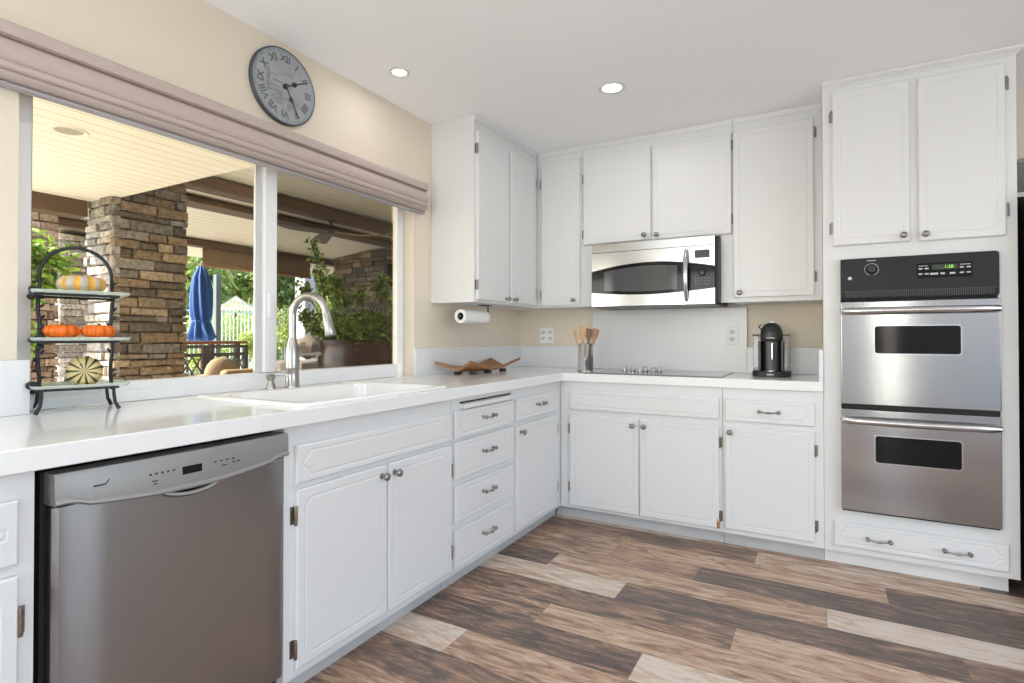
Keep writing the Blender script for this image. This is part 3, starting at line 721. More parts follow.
# ------------------------------------------------------------------ utensil crock and wooden utensils
ux, uy = .703, -.395
t = thing('utensil_crock', 'tall polished steel utensil crock standing on the counter by the cooktop', 'crock', (ux, uy, CT))
mb = MB().lathe([(.048, .0004), (.05, .003), (.05, .178), (.0515, .181), (.049, .183), (.047, .18), (.047, .008), (.001, .007)], (ux, uy, CT), 28); obj('cup', mb, CHROME, t, smooth=40)
mb = MB().lathe([(.0505, .001), (.0535, .004), (.0535, .010), (.0505, .013)], (ux, uy, CT), 28); obj('foot_ring', mb, NICKEL, t, smooth=40)
def spatula(name, label, dx, dy, lean, head, m, hole=False):
    bx, by = ux + dx * .35, uy + dy * .35
    tp = Vector((ux + dx + lean[0], uy + dy + lean[1], CT + .285))
    b0 = Vector((bx, by, CT + .012)); d = (tp - b0).normalized(); side = Vector((.872, .489, 0)); side = (side - d * side.dot(d)).normalized(); nn = d.cross(side)
    t = tag(obj(name, MB().tube([b0, b0 + (tp - b0) * .62], [.006, .0065], 10), m, org=b0), label, 'kitchen utensil', 'wooden utensils in the crock')
    mb = MB(); base = b0 + (tp - b0) * .6
    o = [base + side * x + d * z for x, z in head]
    L1 = [p - nn * .0035 for p in o]; L2 = [p + nn * .0035 for p in o]
    mb.loops([L1, L2]); obj('blade', mb, m, t, bevel=.002)
    return t
oval = [(.021 * math.sin(2 * PI * i / 16), .075 - .052 * math.cos(2 * PI * i / 16)) for i in range(16)] 
oval = [(.007, .0)] + [(x, z) for x, z in oval[1:]] + [(-.007, .0)]
sq = [(.006, 0), (.010, .03), (.020, .055), (.022, .10), (-.022, .108), (-.020, .055), (-.010, .03), (-.006, 0)]
spatula('wooden_spoon', 'pale wooden spoon with an oval bowl standing in the steel crock', -.010, -.03, (-.002, -.002), oval, SPOON)
spatula('wooden_spatula', 'thin pale wooden tongs leaning out of the crock toward the corner', -.036, -.02, (-.030, -.016), [(.005, 0), (.008, .06), (.012, .095), (-.004, .10), (-.010, .06), (-.005, 0)], SPOON)
spatula('wooden_spatula', 'dark wooden turner at the back of the steel crock', .012, .025, (.004, .0), sq, SPOOND)
spatula('wooden_spatula', 'brown wooden spatula leaning out of the crock toward the cooktop', .034, .015, (.030, .017), sq, mat('olive_wood', (.34, .19, .11), .55, var=.4, bscale=(50, 50, 12)))

# ------------------------------------------------------------------ wooden tray
tx, ty = .15, -.77
t = thing('wooden_tray', 'long carved wooden tray with upturned corners on short dark feet in the corner', 'tray', (tx, ty, CT))
mb = MB(); n = 16
CL, CF, CR, CBk = Vector((.062, -1.15, 0)), Vector((.262, -1.085, 0)), Vector((.225, -.40, 0)), Vector((.06, -.52, 0))
def tz(u, v):
    q = abs(u * v); return .012 + .042 * q ** 1.2 + .010 * u * u + .006 * v * v + .004 * math.sin(4 * u + 2) * math.sin(4 * v)
T = [[None] * (n + 1) for _ in range(n + 1)]; Bt = [[None] * (n + 1) for _ in range(n + 1)]
for i in range(n + 1):
    for j in range(n + 1):
        u, v = 2 * i / n - 1, 2 * j / n - 1; a, b = (i / n), (j / n)
        p = (CL * (1 - b) + CF * b) * (1 - a) + (CBk * (1 - b) + CR * b) * a
        c = (CL + CF + CR + CBk) / 4; p = c + (p - c) * (1 - .10 * (1 - v * v) * u * u - .10 * (1 - u * u) * v * v); z = CT + tz(u, v)
        T[i][j] = mb.bm.verts.new((p.x, p.y, z + .016)); Bt[i][j] = mb.bm.verts.new((p.x, p.y, z))
for i in range(n):
    for j in range(n):
        mb.face([T[i][j], T[i + 1][j], T[i + 1][j + 1], T[i][j + 1]]); mb.face([Bt[i][j], Bt[i][j + 1], Bt[i + 1][j + 1], Bt[i + 1][j]])
for i in range(n):
    for A in (((i, 0), (i + 1, 0)), ((i, n), (i + 1, n)), ((0, i), (0, i + 1)), ((n, i), (n, i + 1))):
        (a, b), (c, d) = A; mb.face([T[a][b], T[c][d], Bt[c][d], Bt[a][b]])
obj('dish', mb, TRAYW, t, smooth=45)
for x, y in ((.215, -.98), (.12, -1.0), (.21, -.80), (.20, -.60), (.11, -.65)):
    mb = MB().lathe([(.020, .0005), (.026, .006), (.024, .012), (.018, .018)], (x, y, CT), 8); obj('foot', mb, TRAYD, t)

# ------------------------------------------------------------------ paper towel under the cabinet
px, py0, py1, pz = .175, -1.055, -.77, 1.262
t = thing('towel_holder', 'black metal towel rail hung under the wall cabinet', 'towel holder', (px, py1 + .03, ZU))
mb = MB().box(px - .02, px + .02, py1 - .06, py1 + .04, ZU - .006, ZU - .0005); mb.tube([(px, py1 + .025, ZU - .005), (px, py1 + .025, pz + .006), (px, py1 + .018, pz), (px, py0 + .0, pz)], .005, 10); mb.ball((px, py0 - .006, pz), .011, 12, 8); obj('rail', mb, mat('dark_bronze_rail', (.10, .09, .08), .4, .8), t, smooth=40)
mb = MB(); g = lambda a, b, h: (px + a, py0 + h, pz + b)
mb.loops([[(r * math.cos(2 * PI * k / 32), r * math.sin(2 * PI * k / 32), h) for k in range(32)] for r, h in ((.022, .002), (.022, 0), (.041, 0), (.041, .268), (.022, .268), (.022, .002))], True, False, g)
pt = tag(obj('paper_towel_roll', mb, PAPER, org=(px, py0, pz), smooth=40), 'white paper towel roll on the rail under the wall cabinet', 'paper towel')
mb = MB(); mb.loops([[(r * math.cos(2 * PI * k / 24), r * math.sin(2 * PI * k / 24), h) for k in range(24)] for r, h in ((.0215, .003), (.0195, .003), (.0195, .265), (.0215, .265))], True, False, g); obj('cardboard_core', mb, mat('dark_core', (.03, .028, .025), .8), pt)

# ------------------------------------------------------------------ outlets
def outlet(a0, a1, z0, z1, label, gangs, y):
    f = FB(y); t = thing('power_outlet', label, 'outlet', ((a0 + a1) / 2, y, z0))
    pl = obj('cover_plate', MB().prism(rrect(a0, a1, z0, z1, .004), 0, .005, f), WHITEP, t, bevel=.0015)
    w = (a1 - a0) / gangs
    for i in range(gangs):
        for s in (-1, 1):
            cx, cz = a0 + w * (i + .5), (z0 + z1) / 2 + s * .022
            r = obj('receptacle', MB().prism(rrect(cx - .017, cx + .017, cz - .014, cz + .014, .010), .0048, .0065, f), mat('pale_receptacle', (.72, .72, .71), .4), pl)
            mb = MB()
            for q in (-.007, .007): mb.box(cx + q - .0015, cx + q + .0015, cz - .002, cz + .008, .006, .0068, f)
            mb.lathe([(.0028, .006), (.0028, .0068)], (cx, cz - .008, 0), 8, f); obj('slot', mb, DARK, r)
outlet(1.506, 1.583, 1.089, 1.206, 'white duplex power outlet on the panel behind the cooktop', 1, -.0216)
outlet(.178, .294, 1.094, 1.207, 'white two-gang power outlet on the cream wall in the corner', 2, -.0006)

# ------------------------------------------------------------------ roman shade
y0b, y1b = -3.75, -1.216
t = thing('roman_shade', 'taupe roman shade folded up above the window', 'window shade', (.03, -2.4, 1.85))
def sheet(prof, m, name, bev=0):
    mb = MB(); mb.prism(prof, y0b, y1b, lambda x, z, y: (x, y, z)); return obj(name, mb, m, t, smooth=50)
sheet([(.001, 2.022), (.058, 2.022), (.064, 2.016), (.066, 2.0), (.064, 1.984), (.050, 1.980), (.001, 1.980)], FAB, 'headrail')
prof = [(.002, 1.979), (.044, 1.979), (.050, 1.973), (.060, 1.965), (.066, 1.952), (.068, 1.938), (.067, 1.926), (.063, 1.915), (.058, 1.910)]
prof += [(.064, 1.906), (.067, 1.899), (.066, 1.892), (.060, 1.887), (.053, 1.884), (.060, 1.882), (.063, 1.878), (.058, 1.872), (.044, 1.868), (.030, 1.860), (.004, 1.862)]
sheet(prof, FAB, 'fabric_folds')
sheet([(.006, 1.859), (.036, 1.859), (.040, 1.855), (.038, 1.849), (.008, 1.849)], FABG, 'bottom_bar')

# ------------------------------------------------------------------ wall clock
cy, cz, cr = -2.156, 2.220, .163
f = lambda a, b, h: (.0006 + h, cy + a, cz + b)
t = thing('wall_clock', 'round grey wall clock with roman numerals above the window', 'clock', (0, cy, cz))
CLF = mat('aged_clock_paper', (.33, .35, .37), .6, var=.28, bscale=(22, 22, 22))
rim = obj('rim', MB().loops([[(q * math.cos(2 * PI * k / 56), q * math.sin(2 * PI * k / 56), h) for k in range(56)] for q, h in ((cr - .004, 0), (cr, .003), (cr, .016), (cr - .002, .0195), (cr - .006, .0205), (cr - .0075, .0195))], True, False, f), mat('dark_steel_rim', (.10, .11, .12), .45, .6), t, smooth=40)
fc = obj('dial', MB().lathe([(.001, .0195), (cr - .0072, .0195), (cr - .0072, .012), (.001, .012)], (0, 0, 0), 56, f), CLF, t)
mb = MB(); mb.loops([[(r * math.cos(2 * PI * k / 56), r * math.sin(2 * PI * k / 56), .0199) for k in range(56)] for r in (cr - .0078, cr - .020)], True, False, f); obj('minute_band', mb, mat('blue_grey_band', (.26, .30, .33), .6, var=.5, bscale=(60, 60, 60)), fc)
DK = mat('faded_print', (.13, .135, .14), .7, var=.4, bscale=(80, 80, 80)); DK2 = mat('faint_print', (.25, .26, .27), .7, var=.3, bscale=(60, 60, 60))
mb = MB()                                                # faded printed street scene, plain shapes
for n_, (a0, a1, b0, b1) in enumerate(((-.092, -.076, -.045, .048), (-.076, -.016, -.040, -.030), (-.060, -.012, .004, .016), (-.046, -.012, -.086, -.024), (.036, .050, -.085, -.040), (.053, .061, -.090, -.050), (-.02, .075, -.058, -.050), (-.07, -.05, -.075, -.05), (.010, .030, -.10, -.07), (-.088, -.03, -.018, -.010), (-.086, -.04, .030, .034), (-.02, .045, .048, .052), (-.01, .03, .060, .063))): mb.box(a0, a1, b0, b1, .0193, .0196 + .00005 * n_, f)
obj('printed_scene', mb, DK2, fc)
for i, s in enumerate(('XII', 'I', 'II', 'III', 'IIII', 'V', 'VI', 'VII', 'VIII', 'IX', 'X', 'XI')):
    a = PI / 2 - 2 * PI * i / 12; u = Vector((0, math.cos(a), math.sin(a))); r = Vector((0, math.sin(a), -math.cos(a))) 
    text('numeral', s, .043, Vector((.0206, cy, cz)) + u * .118, r, u, DK, fc, bold=.0011)
def hand(name, ang, L, w, h):
    d = (math.sin(ang), math.cos(ang)); p = (d[1], -d[0])
    P = [(-.03, .3), (.0, .5), (.30, .45), (.36, 1.8), (.42, 2.0), (.48, 1.2), (.52, .5), (.97, .35), (1.0, .05)]
    pts = [(d[0] * s * L + p[0] * q * w, d[1] * s * L + p[1] * q * w) for s, q in P] + [(d[0] * s * L - p[0] * q * w, d[1] * s * L - p[1] * q * w) for s, q in P[::-1]]
    mb = MB(); mb.prism(pts, h, h + .0015, f); obj(name, mb, BLACK, t)
hand('hour_hand', math.radians(62), .125, .0055, .023); hand('minute_hand', math.radians(151), .138, .0042, .026)
obj('hub', MB().lathe([(.011, .0195), (.011, .028), (.008, .0300)], (0, 0, 0), 20, f), BLACK, t, smooth=40)

# ------------------------------------------------------------------ ceiling downlights
for i, (x, y, r) in enumerate(DL):
    if i < 2:
        t = thing('ceiling_downlight', ('small round ceiling downlight above the window', 'larger round ceiling downlight in front of the microwave')[i], 'ceiling light', (x, y, HC), 'lit ceiling downlights')
        mb = MB(); mb.loops([[(x + q * math.cos(2 * PI * k / 32), y + q * math.sin(2 * PI * k / 32), HC - h) for k in range(32)] for q, h in ((r * .72, .0003), (r * .74, .004), (r * .92, .0075), (r, .004), (r, .0003))], True, False)
        obj('trim_ring', mb, mat('downlight_trim', (.66, .66, .64), .4), t, smooth=40)
        obj('lens', MB().lathe([(r * .73, .0003), (r * .73, .0012), (.001, .0018)], (x, y, 0), 32, lambda a, b, h: (a, b, HC - h)), LAMPM, t)
    lamp('downlight_lamp', 'AREA', 0.9 if i == 0 else 3.2, (x, y, HC - .012), (0, 0, -1), (1, .985, .97), shape='DISK', size=.13)

# ------------------------------------------------------------------ three-tier stand with gourds
SC = Vector((.018, -2.912, 0)); SA = Vector((.29, .957, 0)); SD = Vector((.957, -.29, 0))    # centre, width axis, depth axis toward the room
def SP(a, d, z): return tuple(SC + SA * a + SD * d + Vector((0, 0, z)))
t = thing('tiered_stand', 'black wrought iron three-tier stand with vine uprights on the counter', 'serving stand', (SC.x, SC.y, CT))
rngs = random.Random(3); HW = .089
mb = MB(); pts = [SP(-HW + .003 * math.sin(i * 1.7), 0, .972 + .0415 * i) for i in range(9)]
nz = 1.315
for i in range(17):
    a = PI - PI * i / 16; pts.append(SP(HW * math.cos(a), 0, nz + .100 * math.sin(a) ** .9))
pts += [SP(HW + .003 * math.sin(i * 1.7), 0, 1.304 - .0415 * i) for i in range(9)]
mb.tube(pts, .0055, 8); obj('arch', mb, IRON, t, smooth=True)
PZ = (.990, 1.130, 1.270)
for z in PZ:
    mb = MB(); pp = [(-HW - .006, .085), (HW + .006, .085), (HW + .006, -.075), (-HW - .006, -.075)]
    for p, q in zip(pp, pp[1:] + pp[:1]): mb.tube([SP(*p, z - .0058), SP(*q, z - .0058)], .0038, 6)
    obj('shelf_ring', mb, IRON, t, smooth=True)
for a, d, sa, sd in ((-HW, .078, -1, 1), (-HW, -.068, -1, -1), (HW, .078, 1, 1), (HW, -.068, 1, -1)):
    mb = MB().tube([SP(a * .96, d * .92, .984), SP(a * .97, d * .93, .962), SP(a, d * .97, .938), SP(a + sa * .010, d + sd * .002, .9165)], [.0045, .005, .005, .006], 8); obj('leg', mb, IRON, t, smooth=True)
mb = MB()                                                 # cast leaves and buds climbing the uprights
for y in (-HW, HW):
    for k in range(13):
        z = .985 + .027 * k + rngs.uniform(-.006, .006); s = rngs.choice((-1, 1)); w = rngs.uniform(.006, .009)
        c = Vector(SP(y + s * .006, rngs.uniform(-.004, .010), z)); d = (SA * s * rngs.uniform(.4, 1) + Vector((0, 0, rngs.uniform(-.2, 1.0))) + SD * rngs.uniform(-.3, .5)).normalized(); q = d.cross(SD).normalized()
        mb.tube([c - d * w, c - d * w * .3, c + d * w * .5, c + d * w * 1.4], [.001, w * .6, w * .55, .001], 6)
for z in PZ:
    for k in range(5): mb.ball(SP(-HW - .008 + rngs.uniform(-.012, .012), rngs.uniform(0, .05), z + rngs.uniform(-.020, .012)), rngs.uniform(.008, .012), 8, 6)
obj('vine_leaves', mb, IRON, t, smooth=True)
for z, w in zip(PZ, ('bottom', 'middle', 'top')):
    mb = MB(); pl = rrect(-HW - .018, HW + .034, -.085, .095, .02)
    G = lambda a, d, h: SP(a, d, h)
    mb.loops([[SP(a, d, z - .0015) for a, d in pl], [SP(.006 + (a - .006) * 1.04, d * 1.04, z + .005) for a, d in pl], [SP(.006 + (a - .006) * 1.03, d * 1.03, z + .0075) for a, d in pl], [SP(.006 + (a - .006) * .98, d * .98, z + .003) for a, d in pl]])
    tag(obj('glass_plate', mb, FROST, org=SP(0, 0, z)), 'frosted glass plate on the %s tier of the iron stand' % w, 'plate', 'glass plates on the tiered stand')
def pumpkin(name, label, c, r, h, ribs, axis_tilt, stripes, depth=.10):
    """Ribbed squash; stripes(k, v) picks the rind colour of each rib."""
    n = ribs * 8; m = 14; mb = MB(); bm = mb.bm; V = []
    M = Matrix.Rotation(axis_tilt[1], 3, axis_tilt[0]) if axis_tilt else Matrix.Identity(3)
    for i in range(m + 1):
        ph = PI * i / m; row = []
        for k in range(n):
            th = 2 * PI * k / n; rib = 1 - depth * (abs(math.cos(th * ribs / 2)) ** 6)
            dimple = 1 - .28 * max(0, abs(math.cos(ph)) - .75) / .25
            p = Vector((r * math.sin(ph) ** .75 * rib * math.cos(th), r * math.sin(ph) ** .75 * rib * math.sin(th), h / 2 * -math.cos(ph) * dimple))
            row.append(bm.verts.new(Vector(c) + M @ p))
        V.append(row)
    for i in range(m):
        for k in range(n):
            j = (k + 1) % n; f = mb.face([V[i][k], V[i][j], V[i + 1][j], V[i + 1][k]])
            if f: mb.tone([f], stripes(k / n * ribs, i / m))
    o = tag(obj(name, mb, RIND, org=c, smooth=60), label, 'pumpkin' if name == 'pumpkin' else 'gourd', 'gourds on the tiered stand')
    st = MB(); ax = M @ Vector((0, 0, 1)) * (-1 if name == 'gourd' else 1); cc = Vector(c)
    st.tube([cc + ax * h * .33, cc + ax * h * .40, cc + ax * (h * .40 + .004) + Vector((.002, .003, 0))], [.007, .0045, .0045], 8); obj('stem', st, mat('gourd_stem', (.16, .13, .06), .8), o, smooth=True)
    return o
RIND = attr_mat('squash_rind', .5, .05, 60, .12)
def st_top(k, v):
    f = k % 1.0
    return (.72, .36, .03) if f > .84 or f < .16 else (.50, .42, .31)
def st_or(k, v): return (.80, .155, .006) if (k % 1) > .12 else (.62, .10, .004)
def st_bot(k, v):
    f = (k % 1.0); w = .09 + .10 * abs(math.sin(int(k) * 2.3 + 1)) + .16 * abs(v - .62)
    return (.05, .065, .018) if abs(f - .5) < w and .40 < v < .93 else (.60, .46, .21)
pumpkin('pumpkin', 'white pumpkin with yellow stripes on the top tier', SP(.012, .0, PZ[2] + .0035 + .029), .064, .064, 10, None, st_top)
pumpkin('pumpkin', 'small orange pumpkin on the middle tier, nearer the bunch of iron grapes', SP(-.035, 0, PZ[1] + .0035 + .024), .046, .050, 10, None, st_or)
pumpkin('pumpkin', 'small orange pumpkin on the middle tier, farther from the bunch of iron grapes', SP(.055, .004, PZ[1] + .0035 + .024), .046, .050, 10, None, st_or)
pumpkin('gourd', 'cream gourd with dark green stripes lying on the bottom tier', SP(.020, .010, PZ[0] + .0035 + .0395), .047, .066, 11, (Vector((.84, 2.03, 0)).normalized(), math.radians(86)), st_bot, .06)

# ------------------------------------------------------------------ refrigerator beside the oven cabinet
t = thing('refrigerator', 'black refrigerator edge beside the tall oven cabinet', 'refrigerator', (3.25, -.4, 0))
bd = obj('body', MB().box(2.835, 3.70, -.60, -.02, .02, 1.765), BLACKM, t, bevel=.006)
for a, b in ((2.835, 3.262), (3.268, 3.70)):
    d = obj('door', MB().box(a, b, -.665, -.606, .06, 1.765), BLACKM, t, bevel=.008)
    hx = b - .05 if a < 3 else a + .05
    obj('handle', MB().tube([(hx, -.664, .7), (hx, -.70, .73), (hx, -.70, 1.5), (hx, -.664, 1.53)], .011, 10), BLACK, d, smooth=True)
for a in (2.87, 3.66):
    for y in (-.56, -.08): obj('foot', MB().lathe([(.02, .0005), (.02, .02)], (a, y, 0), 12), BLACK, t)
tag(obj('fridge_shelf', MB().box(2.7885, 3.72, -.36, -.0008, 1.79, 1.812), PAINT, org=(3.2, -.2, 1.79), bevel=.002), 'pale shelf edge above the black refrigerator', 'shelf')
mb = MB(); gx, gy = 2.90, -.27
mb.lathe([(.045, .0005), (.055, .004), (.085, .05), (.09, .09), (.07, .13), (.05, .15), (.055, .17), (.052, .17), (.047, .15), (.066, .13), (.086, .09), (.081, .05), (.05, .008), (.001, .007)], (gx, gy, 1.812), 24)
tag(obj('glass_jar', mb, CLEAR, org=(gx, gy, 1.812), smooth=40), 'clear glass jar on the shelf above the refrigerator', 'jar')

# ================================================================== outside: covered patio
TG = bpy.data.materials.new('tongue_and_groove'); TG.use_nodes = True
def boards():
    t = TG.node_tree; b = t.nodes['Principled BSDF']; N, Lk = t.nodes.new, t.links.new
    tc = N('ShaderNodeTexCoord'); sp = N('ShaderNodeSeparateXYZ'); Lk(tc.outputs['Object'], sp.inputs[0])
    q = N('ShaderNodeMath'); q.operation = 'MULTIPLY'; q.inputs[1].default_value = 1 / .135; Lk(sp.outputs[0], q.inputs[0])
    fr = N('ShaderNodeMath'); fr.operation = 'FRACT'; Lk(q.outputs[0], fr.inputs[0])
    g = N('ShaderNodeMath'); g.operation = 'LESS_THAN'; g.inputs[1].default_value = .06; Lk(fr.outputs[0], g.inputs[0])
    mp = N('ShaderNodeMapping'); mp.inputs['Scale'].default_value = (26, 1.6, 1); Lk(tc.outputs['Object'], mp.inputs[0])
    n = N('ShaderNodeTexNoise'); n.inputs['Scale'].default_value = 1; n.inputs['Detail'].default_value = 4; Lk(mp.outputs[0], n.inputs['Vector'])
    mx = N('ShaderNodeMix'); mx.data_type = 'RGBA'; mx.inputs[6].default_value = (.80, .74, .56, 1); mx.inputs[7].default_value = (.90, .85, .68, 1); Lk(n.outputs[0], mx.inputs[0])
    m2 = N('ShaderNodeMix'); m2.data_type = 'RGBA'; m2.inputs[7].default_value = (.50, .42, .28, 1); Lk(g.outputs[0], m2.inputs[0]); Lk(mx.outputs[2], m2.inputs[6]); Lk(m2.outputs[2], b.inputs['Base Color'])
    b.inputs['Roughness'].default_value = .6
boards()
BEAM = mat('stained_beam_wood', (.135, .080, .045), .7, var=.3, bscale=(30, 2, 30))
CONC = mat('patio_concrete', (.58, .55, .50), .85, var=.12, bscale=(4, 4, 4))
ZP = -.12
struct('patio_floor', MB().box(-9.0, -.161, -9, 8, ZP - .1, ZP), CONC)
struct('ground_outside', MB().box(-40, 5, -25, 30, -.5, -.25), mat('garden_ground', (.22, .22, .10), .95, var=.4, bscale=(3, 3, 3)))
struct('patio_soffit', MB().box(-4.15, -.161, -9, -1.03, 2.455, 2.56), TG)
mb = MB().prism([(-.161, 3.345), (-7.6, 2.555), (-7.6, 2.675), (-.161, 3.465)], -1.03, 8, lambda a, b, h: (a, h, b)); struct('patio_roof', mb, TG)   # lean-to, falling away from the house
struct('wall_gable', MB().box(-3.70, -.161, -1.10, -1.031, 2.561, 2.90), CREAM)
struct('wall_outside', MB().box(-.16, -.01, .151, 3.99, ZP, 3.34), CREAM)
for i, (x0, x1, y0, y1, z0, z1) in enumerate(((-4.35, -4.151, -9, -1.11, 2.30, 2.56), (-4.10, -3.88, -.395, 3.99, 2.783, 2.922), (-4.90, -4.57, -1.03, 3.99, 2.774, 2.838), (-6.62, -6.42, -1.0, 8, 2.562, 2.658))):
    struct('patio_beam', MB().box(x0, x1, y0, y1, z0, z1), BEAM, bevel=.008)
# patio eave beyond the beam (thin sunlit overhang)
STONE = attr_mat('ledger_stone', .9, .55, 26, .40)
def stones(mb, o, ud, nd, L, H, rng, hmin=.055, hmax=.115, dep=.10, pal=None):
    """Dry-stacked ledger stone: courses of blocks along ud, facing nd, each proud by its own amount."""
    o, ud, nd = Vector(o), Vector(ud), Vector(nd); z = 0
    pal = pal or ((.20, .14, .085), (.27, .19, .115), (.16, .125, .095), (.31, .235, .15), (.22, .19, .155), (.13, .10, .075))
    while z < H - .01:
        h = min(rng.uniform(hmin, hmax), H - z); x = -rng.uniform(0, .1)
        while x < L:
            l = rng.uniform(.10, .42) * (1 if rng.random() < .8 else .6); xa, xb = max(x, 0), min(x + l, L)
            if xb - xa > .02:
                pr = rng.uniform(.0, .045); c = rng.choice(pal); k = rng.uniform(.75, 1.25); g = .004
                j = lambda: rng.uniform(-.006, .006)
                P = []
                for d, ins in ((-dep, 0), (pr - .012, 0), (pr, .010)):
                    P.append([o + ud * (xa + g + ins + j()) + Vector((0, 0, z + g + ins + j())) + nd * d, o + ud * (xb - g - ins + j()) + Vector((0, 0, z + g + ins + j())) + nd * d,
                              o + ud * (xb - g - ins + j()) + Vector((0, 0, z + h - g - ins + j())) + nd * d, o + ud * (xa + g + ins + j()) + Vector((0, 0, z + h - g - ins + j())) + nd * d])
                mb.loops(P, tone=tuple(q * k for q in c))
            x += l
        z += h
    return mb
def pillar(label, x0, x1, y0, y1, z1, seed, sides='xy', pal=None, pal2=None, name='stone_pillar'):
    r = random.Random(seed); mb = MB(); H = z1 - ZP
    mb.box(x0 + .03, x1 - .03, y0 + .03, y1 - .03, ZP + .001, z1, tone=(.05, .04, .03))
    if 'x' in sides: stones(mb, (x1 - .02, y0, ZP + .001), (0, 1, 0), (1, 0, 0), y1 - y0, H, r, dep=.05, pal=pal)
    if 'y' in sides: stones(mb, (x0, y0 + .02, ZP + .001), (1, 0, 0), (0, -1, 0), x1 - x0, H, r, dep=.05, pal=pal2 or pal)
    o = tag(obj(name, mb, STONE, org=((x0 + x1) / 2, (y0 + y1) / 2, ZP)), label, 'pillar' if 'pillar' in name else 'wall'); o['kind'] = 'thing'
    return o
LIT_GREYS = ((.30, .28, .25), (.36, .33, .29), (.25, .23, .21), (.40, .36, .30), (.33, .27, .2))  # lighter palette: light on the pillar's narrow side put into its stones
pillar('broad stacked-stone pillar holding the patio soffit outside the window', -4.22, -3.72, -1.10, -.40, 2.91, 5, pal2=LIT_GREYS)
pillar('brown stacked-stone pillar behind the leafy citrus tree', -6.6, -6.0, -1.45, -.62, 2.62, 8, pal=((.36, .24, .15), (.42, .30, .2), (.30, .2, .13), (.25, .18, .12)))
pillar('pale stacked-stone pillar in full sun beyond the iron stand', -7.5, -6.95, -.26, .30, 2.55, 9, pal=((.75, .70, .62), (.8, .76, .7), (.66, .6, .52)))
w = pillar('brown stone house wall closing the patio behind the potted shrub', -6.36, -.17, 4.0, 4.3, 2.78, 12, sides='y', name='stone_wall')
mb2 = MB().box(-4.98, -3.9, 3.945, 3.975, .85, 2.55)
obj('wall_window', mb2, mat('dark_window_frame', (.05, .045, .04), .5), w); obj('window_glass', MB().box(-4.90, -3.98, 3.935, 3.946, .92, 2.47), BGLASS, w)

# patio ceiling light
t = thing('patio_downlight', 'round recessed light in the pale board soffit outside', 'ceiling light', (-2.13, -2.077, 2.455))
g = lambda a, b, h: (-2.15 + a, -2.07 + b, 2.4545 - h)
mb = MB(); mb.loops([[(q * math.cos(2 * PI * k / 28), q * math.sin(2 * PI * k / 28), h) for k in range(28)] for q, h in ((.075, .0), (.078, .004), (.10, .006), (.105, .0))], True, False, g); obj('trim_ring', mb, mat('soffit_light_trim', (.82, .78, .62), .5), t, smooth=40)
obj('reflector', MB().lathe([(.076, .0002), (.001, .0004)], (0, 0, 0), 28, g), mat('soffit_light_reflector', (.42, .36, .27), .4), t)

o = tag(obj('patio_pillar', MB().box(-8.90, -8.56, 5.16, 5.48, -.249, 2.60), mat('pale_stucco', (.62, .60, .57), .85, bump=.3, bscale=(30, 30, 30)), org=(-8.73, 5.32, -.25), bevel=.01), 'pale plastered patio pillar behind the potted shrub', 'pillar'); o['kind'] = 'thing'
# ceiling fan
fxx, fyy, fzz = -3.99, 1.77, 2.625
t = thing('ceiling_fan', 'dark ceiling fan with curved blades hung under the patio beam', 'ceiling fan', (fxx, fyy, 2.782))
FANM = mat('walnut_fan', (.085, .055, .032), .5)
obj('downrod', MB().lathe([(.045, 2.7825), (.045, 2.765), (.018, 2.755), (.018, 2.68), (.03, 2.67)], (fxx, fyy, 0), 16), mat('bronze_rod', (.05, .042, .035), .5, .6), t, smooth=40)
obj('motor_hub', MB().lathe([(.03, .045), (.06, .03), (.075, .0), (.06, -.03), (.02, -.04)], (fxx, fyy, fzz), 20), FANM, t, smooth=40)
for b, ang in enumerate((-92, 28, 148)):
    ang = math.radians(ang); ln = .80; mb = MB(); rings = []
    d = Vector((math.cos(ang), math.sin(ang), 0)); p = Vector((-d.y, d.x, 0))
    for i in range(15):
        u = i / 14; w_ = (.045 + .06 * math.sin(PI * min(1, u * .95)) ** .8) * (1 if u < .9 else math.sqrt(max(.02, 1 - ((u - .9) / .1) ** 2)))
        c = Vector((fxx, fyy, fzz - .05 * math.sin(PI * u * .75))) + d * (.04 + ln * u) + p * .06 * math.sin(PI * u)
        rings.append([c + p * w_ + Vector((0, 0, w_ * .12 + .006)), c - p * w_ + Vector((0, 0, -w_ * .12 + .006)), c - p * w_ + Vector((0, 0, -w_ * .12 - .006)), c + p * w_ + Vector((0, 0, w_ * .12 - .006))])
    mb.loops(rings); obj('blade', mb, FANM if b != 1 else mat('lit_fan_blade', (.42, .30, .17), .5), t, smooth=50)  # one blade paler: the light falling on it put into its colour

# rolled patio blind
t = thing('patio_blind', 'brown roll-up patio blind hanging under the far beam', 'blind', (-6.5, 3, 2.5))
mb = MB(); mb.box(-6.505, -6.495, 1.45, 3.55, 2.30, 2.560); obj('screen', mb, mat('brown_shade_cloth', (.28, .19, .115), .9, var=.2, bscale=(8, 8, 30)), t)
obj('roll', MB().tube([(-6.5, 1.45, 2.285), (-6.5, 3.55, 2.285)], .035, 12), mat('shade_roll', (.34, .2, .11), .8, var=.3, bscale=(20, 20, 20)), t, smooth=True)

